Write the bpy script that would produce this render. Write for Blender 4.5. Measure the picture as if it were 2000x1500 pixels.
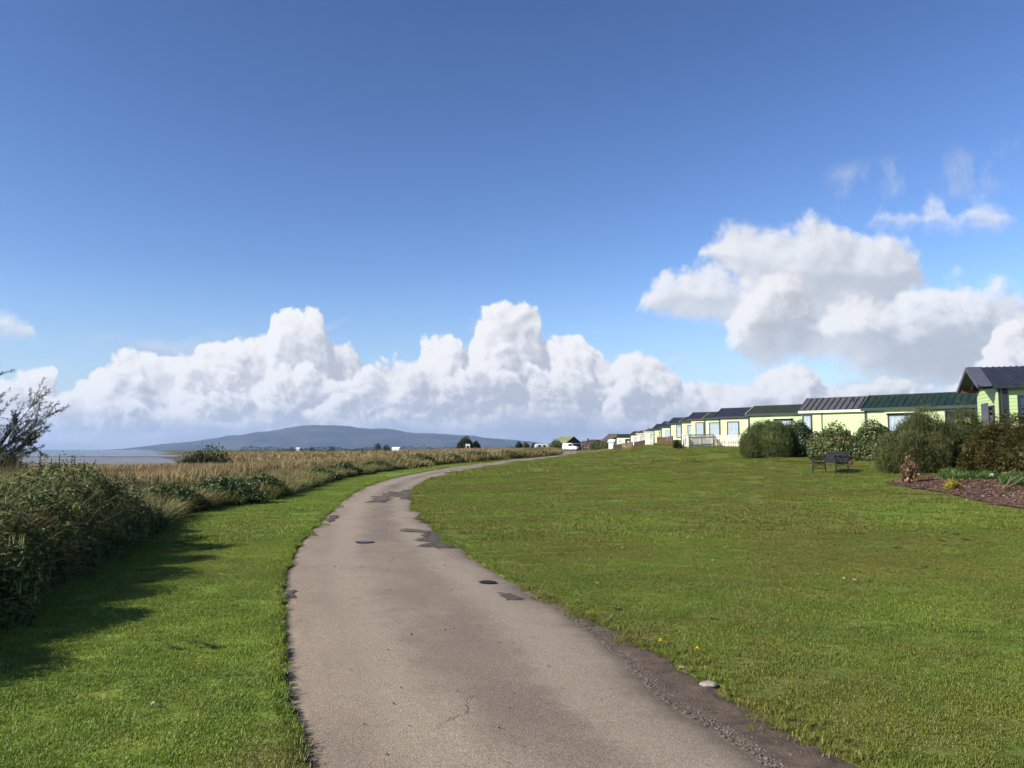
import bpy, bmesh, math, random
import numpy as np
from mathutils import Vector, Matrix

for o in list(bpy.data.objects):
    bpy.data.objects.remove(o)
scene = bpy.context.scene
col = scene.collection
rng = np.random.default_rng(7)
random.seed(7)

# ------------------------------------------------------------------ camera
EYE = 1.62
FPX = 1583.0                      # focal length in photo pixels (photo is 2000 x 1500)
HORIZON = 878.0
PITCH = math.atan((HORIZON - 750) / FPX)
cd = bpy.data.cameras.new('camera')
cam = bpy.data.objects.new('camera', cd)
col.objects.link(cam)
cam.location = (0, 0, EYE)
cam.rotation_euler = (math.pi / 2 + PITCH, 0, 0)
cd.sensor_width = 36
cd.lens = 36 * FPX / 2000
cd.clip_start = 0.1
cd.clip_end = 80000
scene.camera = cam

SUN_EL = math.radians(32)
SUN_H = Vector((-0.90, -0.44, 0)).normalized()
SUN = Vector((SUN_H.x * math.cos(SUN_EL), SUN_H.y * math.cos(SUN_EL), math.sin(SUN_EL)))

scene.view_settings.view_transform = 'Standard'
scene.view_settings.look = 'None'
scene.view_settings.gamma = 1
scene.view_settings.use_curve_mapping = False
scene.view_settings.exposure = 0.95
cy = scene.cycles
cy.use_adaptive_sampling = True
cy.adaptive_threshold = 0.02
cy.adaptive_min_samples = 12
cy.use_denoising = True
cy.max_bounces = 6
cy.diffuse_bounces = 3
cy.glossy_bounces = 3
cy.transmission_bounces = 4
cy.transparent_max_bounces = 8
cy.volume_bounces = 0

sd = bpy.data.lights.new('sun', 'SUN')
sd.energy = 4.5
sd.angle = math.radians(0.53)
sd.color = (1.0, 0.945, 0.86)
so = bpy.data.objects.new('sun', sd)
col.objects.link(so)
so.rotation_euler = (-SUN).to_track_quat('-Z', 'Y').to_euler()
so.location = (-20, -10, 20)


# ------------------------------------------------------------------ node helper
class NT:
    def __init__(self, tree):
        self.t = tree

    def n(self, kind, **kw):
        nd = self.t.nodes.new(kind)
        for k, v in kw.items():
            setattr(nd, k, v)
        return nd

    def put(self, sock, v):
        if v is None:
            return
        if hasattr(v, 'is_linked') or hasattr(v, 'links'):
            self.t.links.new(v, sock)
        else:
            if hasattr(sock.default_value, '__len__') and not hasattr(v, '__len__'):
                v = [v] * len(sock.default_value)
            if hasattr(v, '__len__') and len(sock.default_value) == 4 and len(v) == 3:
                v = (*v, 1)
            sock.default_value = v

    def math(self, op, a, b=None, c=None, clamp=False):
        nd = self.n('ShaderNodeMath', operation=op, use_clamp=clamp)
        for i, v in enumerate((a, b, c)):
            self.put(nd.inputs[i], v)
        return nd.outputs[0]

    def vmath(self, op, a, b=None, scale=None):
        nd = self.n('ShaderNodeVectorMath', operation=op)
        self.put(nd.inputs[0], a)
        self.put(nd.inputs[1], b)
        if scale is not None:
            self.put(nd.inputs['Scale'], scale)
        return nd.outputs[1] if op in ('DOT_PRODUCT', 'LENGTH', 'DISTANCE') else nd.outputs[0]

    def xyz(self, x, y, z):
        nd = self.n('ShaderNodeCombineXYZ')
        for i, v in enumerate((x, y, z)):
            self.put(nd.inputs[i], v)
        return nd.outputs[0]

    def sep(self, v):
        nd = self.n('ShaderNodeSeparateXYZ')
        self.put(nd.inputs[0], v)
        return nd.outputs

    def noise(self, vec, scale, detail=4, rough=0.55, dims='3D', dist=0.0, color=False):
        nd = self.n('ShaderNodeTexNoise', noise_dimensions=dims)
        if vec is not None:
            self.put(nd.inputs['Vector'], vec)
        nd.inputs['Scale'].default_value = scale
        nd.inputs['Detail'].default_value = detail
        nd.inputs['Roughness'].default_value = rough
        nd.inputs['Distortion'].default_value = dist
        return nd.outputs[1] if color else nd.outputs[0]

    def voro(self, vec, scale, feature='F1', out=0, rnd=1.0, dims='3D'):
        nd = self.n('ShaderNodeTexVoronoi', feature=feature, voronoi_dimensions=dims)
        if vec is not None:
            self.put(nd.inputs['Vector'], vec)
        nd.inputs['Scale'].default_value = scale
        nd.inputs['Randomness'].default_value = rnd
        return nd.outputs[out]

    def mr(self, v, a, b, c=0.0, d=1.0, smooth=False):
        nd = self.n('ShaderNodeMapRange', clamp=True)
        if smooth:
            nd.interpolation_type = 'SMOOTHSTEP'
        for i, x in enumerate((v, a, b, c, d)):
            self.put(nd.inputs[i], x)
        return nd.outputs[0]

    def mix(self, f, a, b, blend='MIX'):
        nd = self.n('ShaderNodeMix', data_type='RGBA', blend_type=blend)
        self.put(nd.inputs[0], f)
        self.put(nd.inputs[6], a)
        self.put(nd.inputs[7], b)
        return nd.outputs[2]

    def attr(self, name, out=2):
        nd = self.n('ShaderNodeAttribute', attribute_name=name)
        return nd.outputs[out]

    def pos(self):
        return self.n('ShaderNodeNewGeometry').outputs['Position']

    def obj(self):
        return self.n('ShaderNodeTexCoord').outputs['Object']

    def bump(self, h, strength=0.3, dist=0.02):
        nd = self.n('ShaderNodeBump')
        nd.inputs['Strength'].default_value = strength
        nd.inputs['Distance'].default_value = dist
        self.put(nd.inputs['Height'], h)
        return nd.outputs[0]


def pix_dir(px, py):
    u, v = (px - 1000) / FPX, (750 - py) / FPX
    c, s = math.cos(PITCH), math.sin(PITCH)
    return Vector((u, c - v * s, s + v * c))


def pix_azel(px, py):
    d = pix_dir(px, py).normalized()
    return math.degrees(math.atan2(d.x, d.y)), math.degrees(math.asin(d.z))


# ------------------------------------------------------------------ sky
world = bpy.data.worlds.new('World')
scene.world = world
world.use_nodes = True
wt = world.node_tree
wt.nodes.clear()
W = NT(wt)
SKY_STRENGTH = 0.1
AZMAX = 35.0
ELMAX = 45.0


def build_sky():
    tex = W.n('ShaderNodeTexSky', sky_type='NISHITA')
    tex.sun_disc = False
    tex.sun_elevation = SUN_EL
    tex.sun_rotation = math.atan2(SUN_H.x, SUN_H.y)
    tex.air_density = 1.0
    tex.dust_density = 0.35
    tex.ozone_density = 1.6
    # deeper, more saturated blue: clean autumn air
    gm = W.n('ShaderNodeGamma')
    W.put(gm.inputs[0], W.mix(1.0, tex.outputs[0], (0.92 * 0.165, 0.98 * 0.165, 1.02 * 0.165), 'MULTIPLY'))
    gm.inputs[1].default_value = 1.5
    ks = 1.0 / SKY_STRENGTH / (2 ** scene.view_settings.exposure)
    base = W.mix(1.0, gm.outputs[0], (1.08 * ks, 0.99 * ks, 1.06 * ks), 'MULTIPLY')
    gen = W.n('ShaderNodeTexCoord').outputs['Generated']
    s = W.sep(gen)
    az = W.math('DEGREES', W.math('ARCTAN2', s[0], s[1]))
    az = W.math('SUBTRACT', W.math('PINGPONG', W.math('ADD', az, AZMAX + 8 * AZMAX), 2 * AZMAX), AZMAX)
    el = W.math('DEGREES', W.math('ARCSINE', s[2]))
    V = W.xyz(az, el, 0.0)

    def curve(pts, x):
        nd = W.n('ShaderNodeFloatCurve')
        cm = nd.mapping
        cm.use_clip = True
        ps = []
        for px, py in pts:
            a, e = pix_azel(px, py)
            ps.append((min(1, max(0, (a + AZMAX) / (2 * AZMAX))), min(1, max(0, e / ELMAX))))
        ps.sort()
        c = cm.curves[0]
        if ps[0][0] > 0:
            ps.insert(0, (0.0, ps[0][1]))
        if ps[-1][0] < 1:
            ps.append((1.0, ps[-1][1]))
        c.points[0].location = ps[0]
        c.points[-1].location = ps[-1]
        for p in ps[1:-1]:
            c.points.new(*p)
        for p in c.points:
            p.handle_type = 'AUTO_CLAMPED'
        cm.update()
        W.put(nd.inputs['Value'], x)
        nd.inputs['Factor'].default_value = 1
        return W.math('MULTIPLY', nd.outputs[0], ELMAX)

    def density(Vi, top, bot, P, seed):
        """signed density: > 0 inside the cloud, in degrees"""
        sh = W.vmath('ADD', Vi, (seed * 13.7, seed * 7.3, seed * 3.1))
        w1 = W.vmath('SUBTRACT', W.noise(sh, P['f1'], 1, 0.5, '2D', color=True), (0.5, 0.5, 0.5))
        w2 = W.vmath('SUBTRACT', W.noise(sh, P['f2'], P.get('det', 4), P.get('rough', 0.6), '2D', color=True), (0.5, 0.5, 0.5))
        Vw = W.vmath('ADD', Vi, W.vmath('SCALE', w1, scale=P['a1']))
        Vw = W.vmath('ADD', Vw, W.vmath('SCALE', w2, scale=P['a2']))
        q = W.sep(Vw)
        x = W.mr(q[0], -AZMAX, AZMAX)
        T = curve(top, x)
        d = W.math('SUBTRACT', T, q[1])
        # rounded cauliflower lumps
        v = W.voro(W.vmath('ADD', Vw, (seed * 5.1, 0, 0)), P['fv'], 'SMOOTH_F1', dims='2D')
        d = W.math('ADD', d, W.math('MULTIPLY', W.math('SUBTRACT', 0.38, v), P['av']))
        v2 = W.voro(W.vmath('ADD', Vw, (seed * 2.1, 3.0, 0)), P['fv'] * 2.9, 'F1', dims='2D')
        d = W.math('ADD', d, W.math('MULTIPLY', W.math('SUBTRACT', 0.40, v2), P['av'] * P.get('v2', 0.26)))
        if P.get('v3'):
            v3 = W.voro(W.vmath('ADD', Vw, (seed * 1.1, 7.0, 0)), P['fv'] * 7.5, 'F1', dims='2D')
            d = W.math('ADD', d, W.math('MULTIPLY', W.math('SUBTRACT', 0.40, v3), P['av'] * P['v3']))
        if bot is not None:
            B = curve(bot, x)
            db = W.math('MULTIPLY', W.math('SUBTRACT', q[1], B), P.get('kb', 0.8))
            d = W.math('SMOOTH_MIN', d, db, 0.5)
        return d

    def layer(colour, top, bot, P, seed):
        D = density(V, top, bot, P, seed)
        off = P.get('off', 0.55)
        V2 = W.vmath('ADD', V, (-0.75 * off, 0.75 * off, 0.0))
        D2 = density(V2, top, bot, P, seed)
        a = W.mr(D, P.get('a_lo', 0.0), P['soft'], smooth=True)
        if P.get('frag'):
            fr = W.noise(W.vmath('ADD', V, (seed * 1.9, 4.4, 0)), P.get('ff', 1.3), 5, 0.62, '2D')
            D3 = W.math('ADD', D, W.math('MULTIPLY', W.math('SUBTRACT', fr, 0.5), P['frag']))
            a = W.mr(D3, P.get('a_lo', 0.0), P['soft'], smooth=True)
        a = W.math('MULTIPLY', a, P.get('alpha', 1.0))
        lit = W.math('ADD', P.get('bias', 0.45), W.math('MULTIPLY', W.math('SUBTRACT', D, D2), P.get('gain', 0.7)))
        # deep inside and low down the cloud is grey
        deep = W.mr(D, P.get('d0', 0.3), P.get('d1', 4.0), 0.0, P.get('deep', 0.5))
        lit = W.math('SUBTRACT', lit, deep)
        big = W.math('MULTIPLY', W.math('SUBTRACT', W.noise(W.vmath('ADD', V, (seed * 3.3, 1.7, 0)), 0.20, 2, 0.5, '2D'), 0.5), P.get('big', 0.5))
        lit = W.math('ADD', lit, big)
        lit = W.mr(lit, 0.0, 1.0, smooth=True)
        c = W.mix(lit, P['dark'], P['light'])
        return W.mix(a, colour, c)

    k = 1.0 / SKY_STRENGTH / (2 ** scene.view_settings.exposure)
    def C(r, g, b):      # a radiance that shows as this linear value
        return (r * k, g * k, b * k)

    colr = base
    # pale air towards the horizon
    hz = W.math('POWER', W.mr(el, 0.0, 13.0, 1.0, 0.0), 1.7)
    colr = W.mix(W.math('MULTIPLY', hz, 0.72), colr, C(0.49, 0.60, 0.80))

    WH = C(0.98, 0.98, 0.99)
    GR = C(0.46, 0.49, 0.56)
    # thin grey veil behind, left
    veil_t = [(-200, 640), (-40, 622), (20, 618), (60, 640), (110, 662), (180, 660), (260, 648), (400, 650), (520, 652), (600, 640), (680, 612),
              (800, 606), (880, 612), (930, 640), (1100, 660), (1200, 678), (1300, 686), (1390, 690), (1450, 720), (1560, 740), (1700, 700), (1850, 690), (2000, 690), (2200, 690)]
    veil_b = [(-200, 700), (0, 668), (60, 660), (110, 668), (180, 690), (300, 720), (600, 700), (680, 622), (880, 620), (940, 700), (1200, 760), (1300, 730),
              (1390, 696), (1450, 760), (2000, 800)]
    colr = layer(colr, veil_t, veil_b, dict(f1=0.16, a1=3.0, f2=0.6, a2=1.6, fv=0.35, av=0.8, soft=1.6, alpha=0.8, dark=C(0.5, 0.55, 0.66),
                 light=C(0.86, 0.88, 0.93), gain=0.4, bias=0.4, deep=0.3), 1)
    # the broad soft cloud on the right
    R_t = [(1100, 760), (1290, 640), (1340, 560), (1362, 490), (1385, 455), (1430, 430), (1480, 412), (1530, 424), (1600, 428), (1660, 444), (1720, 458), (1770, 470), (1800, 515), (1830, 580), (1900, 640), (2200, 700)]
    R_b = [(1100, 740), (1290, 600), (1340, 540), (1390, 520), (1430, 560), (1500, 620), (1600, 640), (1700, 640), (1780, 590), (1830, 560), (1900, 560), (2200, 600)]
    colr = layer(colr, R_t, R_b, dict(f1=0.2, a1=1.2, f2=0.7, a2=0.9, det=4, fv=0.34, av=1.5, v2=0.35, v3=0.14, soft=1.1, a_lo=-0.3, frag=2.0, ff=0.5, alpha=0.92, dark=C(0.57, 0.595, 0.645), light=C(0.92, 0.925, 0.94), gain=0.42, bias=0.52, deep=0.2, d0=0.6, d1=4.0, big=0.6, off=0.8, kb=0.9), 2)
    Q_t = [(1150, 720), (1232, 640), (1252, 575), (1280, 545), (1300, 532), (1345, 528), (1385, 518), (1430, 540), (1470, 560), (1500, 600), (1560, 680), (2200, 760)]
    Q_b = [(1150, 690), (1232, 600), (1262, 612), (1320, 622), (1400, 635), (1470, 650), (1560, 650), (2200, 700)]
    colr = layer(colr, Q_t, Q_b, dict(f1=0.25, a1=0.9, f2=0.75, a2=0.8, det=4, fv=0.42, av=1.3, v2=0.38, v3=0.15, soft=0.8, a_lo=-0.3, frag=1.2, ff=0.6, alpha=0.9, dark=C(0.60, 0.64, 0.70), light=C(0.95, 0.95, 0.965), gain=0.48, bias=0.60, deep=0.2, d0=0.5, d1=3.2, big=0.6, off=0.7, kb=0.9), 7)
    S_t = [(1350, 760), (1400, 690), (1440, 600), (1475, 545), (1520, 528), (1565, 545), (1600, 595), (1640, 575), (1690, 562), (1740, 590), (1790, 560), (1850, 540), (1900, 552), (1950, 560), (2000, 575), (2200, 590)]
    S_b = [(1350, 740), (1400, 690), (1440, 700), (1480, 715), (1560, 712), (1640, 722), (1700, 735), (1800, 752), (1900, 765), (2000, 780), (2200, 775)]
    colr = layer(colr, S_t, S_b, dict(f1=0.25, a1=1.0, f2=0.75, a2=0.9, det=4, fv=0.34, av=1.8, v2=0.36, v3=0.14, soft=1.0, a_lo=-0.3, frag=1.8, ff=0.5, alpha=0.92, dark=C(0.51, 0.54, 0.595), light=C(0.96, 0.96, 0.97), gain=0.46, bias=0.54, deep=0.42, d0=0.6, d1=3.6, big=0.7, off=0.8, kb=0.9), 6)
    P_t = [(-200, 640), (-40, 626), (15, 618), (50, 630), (72, 662), (120, 730), (300, 730), (1500, 520), (1600, 500), (1680, 470), (1720, 432), (1780, 415), (1820, 392), (1855, 400), (1872, 418), (1910, 396), (1950, 410), (1985, 450), (2100, 520)]
    P_b = [(-200, 670), (0, 668), (60, 668), (120, 690), (300, 690), (1500, 490), (1600, 480), (1680, 452), (1780, 452), (1860, 448), (1960, 442), (2100, 440)]
    colr = layer(colr, P_t, P_b, dict(f1=0.25, a1=1.3, f2=0.8, a2=1.1, fv=0.5, av=1.0, v2=0.35, soft=1.1, a_lo=-0.4, frag=1.6, ff=0.8, alpha=0.8, dark=C(0.62, 0.66, 0.74), light=WH, gain=0.35, bias=0.58, deep=0.1), 3)
    # wisps above it
    ws = W.noise(W.vmath('MULTIPLY', V, (1.0, 0.55, 1.0)), 0.42, 5, 0.6, '2D')
    reg = W.math('MULTIPLY', W.mr(az, 20, 23.5, smooth=True), W.math('MULTIPLY', W.mr(el, 15.0, 16.2, smooth=True), W.mr(el, 17.6, 18.8, 1.0, 0.0, smooth=True)))
    colr = W.mix(W.math('MULTIPLY', W.math('MULTIPLY', W.mr(ws, 0.48, 0.72), reg), 0.5), colr, C(0.6, 0.66, 0.78))
    # main cumulus towers
    M_t = [(-200, 760), (-60, 735), (20, 728), (60, 716), (105, 722), (125, 790), (140, 752), (175, 735), (200, 712), (240, 690), (290, 672), (340, 690), (390, 680), (450, 662), (490, 655),
           (520, 648), (536, 612), (560, 600), (600, 594), (632, 604), (640, 650), (660, 668), (690, 676), (715, 712), (760, 705), (806, 700), (818, 662), (840, 648), (880, 642),
           (902, 655), (912, 690), (928, 640), (945, 606), (985, 588), (1030, 594), (1056, 615), (1066, 652), (1085, 650), (1130, 650), (1160, 672), (1200, 690), (1260, 694), (1310, 712),
           (1345, 748), (1400, 738), (1460, 742), (1492, 742), (1510, 712), (1555, 702), (1590, 718), (1610, 745), (1690, 752), (1720, 742), (1780, 752), (1850, 760), (1910, 700), (1950, 640),
           (2000, 612), (2100, 600), (2200, 640)]
    colr = layer(colr, M_t, None, dict(f1=0.3, a1=0.8, f2=0.9, a2=0.45, det=3, fv=0.36, av=1.4, v2=0.45, v3=0.2, soft=0.45, a_lo=0.0, dark=C(0.53, 0.56, 0.635), light=WH, gain=0.62, bias=0.52, deep=0.42, d0=0.7, d1=3.2, big=0.6, off=0.65), 4)
    O_t = [(-200, 770), (-40, 745), (30, 752), (90, 770), (150, 770), (185, 748), (225, 722), (270, 735), (310, 760), (350, 728), (400, 706), (445, 712), (480, 740), (515, 716), (560, 700), (610, 712), (650, 745), (690, 728), (740, 716),
           (780, 735), (820, 705), (865, 698), (900, 722), (940, 700), (990, 676), (1040, 690), (1070, 720), (1105, 690), (1150, 696), (1180, 735), (1225, 712), (1290, 716), (1330, 752), (1390, 760), (1450, 752), (1500, 770),
           (1560, 740), (1600, 760), (1680, 768), (1750, 752), (1820, 775), (1900, 745), (1960, 690), (2000, 680), (2200, 690)]
    colr = layer(colr, O_t, None, dict(f1=0.33, a1=0.9, f2=0.95, a2=0.45, det=3, fv=0.40, av=1.8, v2=0.42, v3=0.18, soft=0.5, a_lo=-0.1, dark=C(0.53, 0.56, 0.635), light=WH, gain=0.62, bias=0.49, deep=0.52, d0=0.5, d1=2.4, big=0.7, off=0.6), 8)
    # nearer, lower billows with flat grey bases
    N_t = [(-200, 800), (0, 790), (100, 800), (160, 790), (230, 768), (290, 775), (345, 800), (370, 768), (405, 748), (480, 762), (500, 780), (530, 752), (565, 755), (590, 800), (630, 770), (690, 745), (730, 755),
           (790, 722), (850, 718), (930, 712), (1000, 722), (1040, 735), (1065, 728), (1110, 718), (1150, 730), (1172, 780), (1195, 768), (1225, 728), (1290, 738), (1330, 770), (1400, 765),
           (1480, 760), (1540, 765), (1620, 775), (1700, 735), (1760, 745), (1820, 780), (1900, 760), (2000, 740), (2200, 760)]
    colr = layer(colr, N_t, None, dict(f1=0.35, a1=0.9, f2=1.0, a2=0.45, det=3, fv=0.48, av=1.9, v2=0.40, v3=0.17, soft=0.5, a_lo=-0.1, alpha=0.96, dark=C(0.52, 0.555, 0.63), light=C(0.97, 0.97, 0.98), gain=0.62, bias=0.49, deep=0.66, d0=0.4, d1=1.9, big=0.8, off=0.55), 5)
    L_t = [(-200, 835), (0, 826), (120, 838), (240, 820), (300, 832), (360, 822), (480, 815), (540, 834), (600, 826), (720, 812), (800, 800), (860, 826), (930, 812), (1000, 802), (1080, 780), (1120, 786), (1160, 815), (1240, 806), (1330, 790), (1420, 810), (1520, 798), (1640, 806), (1800, 805), (2000, 800), (2200, 810)]
    colr = layer(colr, L_t, None, dict(f1=0.3, a1=1.0, f2=1.1, a2=0.5, det=3, fv=0.7, av=1.3, v2=0.4, soft=0.6, a_lo=-0.2, alpha=0.85, dark=C(0.49, 0.535, 0.62), light=C(0.93, 0.935, 0.955), gain=0.6, bias=0.52, deep=0.7, d0=0.25, d1=1.3, big=0.8, off=0.45), 9)
    # level grey cloud bases and pale air near the horizon
    st = W.noise(W.vmath('MULTIPLY', V, (0.12, 1.1, 1.0)), 1.0, 4, 0.55, '2D')
    lo = W.mr(W.math('ADD', el, W.math('MULTIPLY', W.math('SUBTRACT', st, 0.5), 1.6)), 0.2, 2.3, 1.0, 0.0, smooth=True)
    lc = W.mix(W.mr(st, 0.35, 0.65), C(0.45, 0.50, 0.59), C(0.66, 0.72, 0.82))
    colr = W.mix(W.math('MULTIPLY', lo, 0.85), colr, lc)
    below = W.mr(el, -0.4, 0.0, 1.0, 0.0)
    colr = W.mix(below, colr, C(0.30, 0.34, 0.38))
    bg = W.n('ShaderNodeBackground')
    bg.inputs['Strength'].default_value = SKY_STRENGTH
    wt.links.new(colr, bg.inputs['Color'])
    out = W.n('ShaderNodeOutputWorld')
    wt.links.new(bg.outputs[0], out.inputs['Surface'])


build_sky()
try:
    world.cycles.sampling_method = 'MANUAL'
    world.cycles.sample_map_resolution = 256
except Exception:
    pass

# ------------------------------------------------------------------ numeric helpers
def sst(a, b, x):
    t = np.clip((np.asarray(x, float) - a) / (b - a), 0, 1)
    return t * t * (3 - 2 * t)


def vnoise(x, y, seed=0):
    x = np.asarray(x, float); y = np.asarray(y, float)
    xi = np.floor(x).astype(np.int64); yi = np.floor(y).astype(np.int64)
    xf = x - xi; yf = y - yi
    u = xf * xf * (3 - 2 * xf); v = yf * yf * (3 - 2 * yf)

    def h(a, b):
        n = (a * 374761393 + b * 668265263 + seed * 1442695041) & 0x7fffffff
        n = ((n ^ (n >> 13)) * 1274126177) & 0x7fffffff
        return ((n ^ (n >> 16)) & 0xffff) / 65535.0
    return (h(xi, yi) * (1 - u) + h(xi + 1, yi) * u) * (1 - v) + (h(xi, yi + 1) * (1 - u) + h(xi + 1, yi + 1) * u) * v


def fbm(x, y, seed=0, oct=3):
    s, a, t = 0, 1, 0
    for i in range(oct):
        s = s + a * vnoise(np.asarray(x) * 2 ** i, np.asarray(y) * 2 ** i, seed + i); t += a; a *= 0.5
    return s / t


def z_path(y):
    return 1.3 * sst(25, 240, y)


def ray_at(px, py, d):
    """the point on the ray through a photo pixel at depth d"""
    v = pix_dir(px, py)
    return Vector((v.x / v.y * d, d, EYE + v.z / v.y * d))


def hit_path(px, py):
    v = pix_dir(px, py)
    lo, hi = 1.0, 900.0
    d = 1.0
    while d < 900:
        if EYE + v.z / v.y * d < z_path(d):
            break
        d *= 1.01
    return v.x / v.y * d, d


def smooth_curve(pts, extra):
    p = sorted([(hit_path(*q)[1], hit_path(*q)[0]) for q in pts] + extra)
    ys = np.array([a for a, b in p]); xs = np.array([b for a, b in p])

    def f(y):
        # monotone cubic (Hermite, finite difference tangents)
        y = np.asarray(y, float)
        m = np.gradient(xs, ys)
        i = np.clip(np.searchsorted(ys, y) - 1, 0, len(ys) - 2)
        h = ys[i + 1] - ys[i]
        t = (np.clip(y, ys[0], ys[-1]) - ys[i]) / h
        return ((2 * t**3 - 3 * t**2 + 1) * xs[i] + (t**3 - 2 * t**2 + t) * h * m[i] + (-2 * t**3 + 3 * t**2) * xs[i + 1] + (t**3 - t**2) * h * m[i + 1])
    return f


_xl = smooth_curve([(606, 1500), (578, 1380), (562, 1280), (554, 1190), (562, 1115), (590, 1055), (640, 1003), (692, 962), (760, 936), (850, 918), (935, 906), (1010, 897), (1075, 890)],
                   [(-90, 4.0), (-30, 2.4), (-8, 1.3), (0, 0.12), (240, 16.5), (300, 26), (420, 60), (30000, 12000)])
_xr = smooth_curve([(1490, 1500), (1310, 1372), (1160, 1245), (1035, 1160), (945, 1105), (862, 1050), (812, 1000), (803, 962), (832, 940), (890, 922), (975, 907), (1052, 897), (1100, 891)],
                   [(-90, 7.0), (-30, 5.0), (-8, 3.9), (0, 2.15), (240, 20.5), (300, 30), (420, 66), (30000, 12006)])


def x_left(y):
    y = np.asarray(y, float)
    return _xl(y) - 0.045 * sst(14, 7, y) - 0.03 + 0.05 * (fbm(y * 1.3, y * 0, 11) - 0.5) * np.clip(y / 4, 1, 4) + 0.05 * (fbm(y * 5, y * 0, 12) - 0.5)


def x_right(y):
    y = np.asarray(y, float)
    return _xr(y) + 0.05 + 0.14 * (fbm(y * 1.1, y * 0, 21) - 0.5) * np.clip(y / 6, 1, 3) + 0.06 * (fbm(y * 4.5, y * 0, 22) - 0.5)


_xh = smooth_curve([(-60, 1238), (0, 1205), (140, 1125), (262, 1050), (330, 1012), (440, 990), (530, 973), (640, 940), (760, 920), (850, 909), (960, 899), (1060, 891)],
                   [(-90, -4.5), (-30, -4.4), (0, -4.4), (5, -4.5), (240, 11), (300, 19), (420, 50), (30000, 11990)])


def x_hedge(y):
    y = np.asarray(y, float)
    return _xh(y) + 0.5 * (fbm(y * 0.5, y * 0, 31) - 0.5) * np.clip(y / 10, 0.6, 2)


def verge_w(y):
    y = np.asarray(y, float)
    return np.interp(y, [-30, 2, 4.1, 5.2, 6.2, 7.2, 8.2, 9.5, 30], [0.6, 0.55, 0.46, 0.42, 0.36, 0.24, 0.1, 0.03, 0.0]) * (0.75 + 0.5 * fbm(y * 2.3, y * 0, 41))


def shore(x, y):
    """> 0 on land, metres-ish inland"""
    return np.maximum(x + 0.37 * y + 4 + 6 * (fbm(x * 0.03, y * 0.03, 51) - 0.5), (64 - y) + 0.12 * (x + 30) + 5 * (fbm(x * 0.05, y * 0.05, 52) - 0.5))


def z_ground(x, y):
    x = np.asarray(x, float); y = np.asarray(y, float)
    zp = z_path(y)
    r = np.maximum(x - _xr(y), 0)
    zmax = np.interp(y, [-40, 0, 100, 250, 1000], [0.2, 0.3, 2.35, 2.0, 0.3])
    right = zmax * np.minimum(r / 18, 1.6 - 0.6 * np.exp(-np.maximum(r / 18 - 1, 0) / 0.5) if False else 1) ** 1.5
    right = right + 0.10 * (fbm(x * 0.16, y * 0.16, 61) - 0.5) * sst(1, 8, r) + 0.45 * (fbm(x * 0.09, y * 0.045, 62) - 0.5) * sst(8, 16, r) * sst(45, 80, y) * sst(330, 200, y)
    l = np.maximum(_xl(y) - x, 0)
    h = np.maximum(_xh(y) - x, 0)
    left = 0.035 * sst(0, 0.12, l) + 0.05 * (fbm(x * 0.4, y * 0.4, 63) - 0.5) * sst(0.2, 1.5, l)
    left = left + 0.30 * sst(0.1, 1.0, h) * sst(21, 15, y) - 0.55 * sst(1.5, 9, h)
    z = zp * sst(60, 12, h) + right + left
    s = shore(x, y)
    land = sst(-1.5, 9, s)
    far = sst(280, 700, y)
    z = z * (1 - far) + far * (0.5 + 0.8 * (fbm(x * 0.004, y * 0.004, 64) - 0.5))
    z = z * land + (-4.2) * (1 - land)
    return z


def zg(x, y):
    return float(z_ground(np.array([x]), np.array([y]))[0])


# ------------------------------------------------------------------ object helpers
def new_mesh(name, V, F, mat=None, smooth=False, attrs=None):
    """V (n,3); F list of faces or list of (m,k) arrays"""
    me = bpy.data.meshes.new(name)
    V = np.asarray(V, np.float32).reshape(-1, 3)
    if isinstance(F, np.ndarray):
        F = [F]
    if len(F) and isinstance(F[0], np.ndarray) and F[0].ndim == 2:
        loops = np.concatenate([f.ravel() for f in F]).astype(np.int32)
        tot = np.concatenate([np.full(len(f), f.shape[1]) for f in F]).astype(np.int32)
        me.vertices.add(len(V)); me.vertices.foreach_set('co', V.ravel())
        me.loops.add(len(loops)); me.loops.foreach_set('vertex_index', loops)
        me.polygons.add(len(tot))
        st = np.concatenate([[0], np.cumsum(tot)[:-1]]).astype(np.int32)
        me.polygons.foreach_set('loop_start', st)
        me.polygons.foreach_set('loop_total', tot)
        me.update(calc_edges=True)
    else:
        me.from_pydata([tuple(map(float, v)) for v in V], [], [tuple(map(int, f)) for f in F])
    if smooth:
        me.polygons.foreach_set('use_smooth', np.ones(len(me.polygons), bool))
    for k, a in (attrs or {}).items():
        at = me.attributes.new(k, 'FLOAT', 'POINT')
        at.data.foreach_set('value', np.asarray(a, np.float32))
    if mat is not None:
        me.materials.append(mat)
    return me


def put(name, me, parent=None, loc=None, rot=None):
    o = bpy.data.objects.new(name, me)
    col.objects.link(o)
    if parent is not None:
        o.parent = parent
    if loc is not None:
        o.location = loc
    if rot is not None:
        o.rotation_euler = rot
    return o


def tag(o, label, cat, group=None):
    o['label'] = label
    o['category'] = cat
    if group:
        o['group'] = group
    return o


def struct(o):
    o['kind'] = 'structure'
    return o


def stuff(o, label=None, cat=None):
    o['kind'] = 'stuff'
    if label:
        o['label'] = label
    if cat:
        o['category'] = cat
    return o


def empty(name, loc, rz=0.0):
    o = bpy.data.objects.new(name, None)
    o.empty_display_size = 0.2
    col.objects.link(o)
    o.location = loc
    o.rotation_euler = (0, 0, rz)
    return o


def copy_tree(o, parent=None):
    c = o.copy(); col.objects.link(c)
    c.parent = parent
    for ch in o.children:
        copy_tree(ch, c)
    return c


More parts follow.
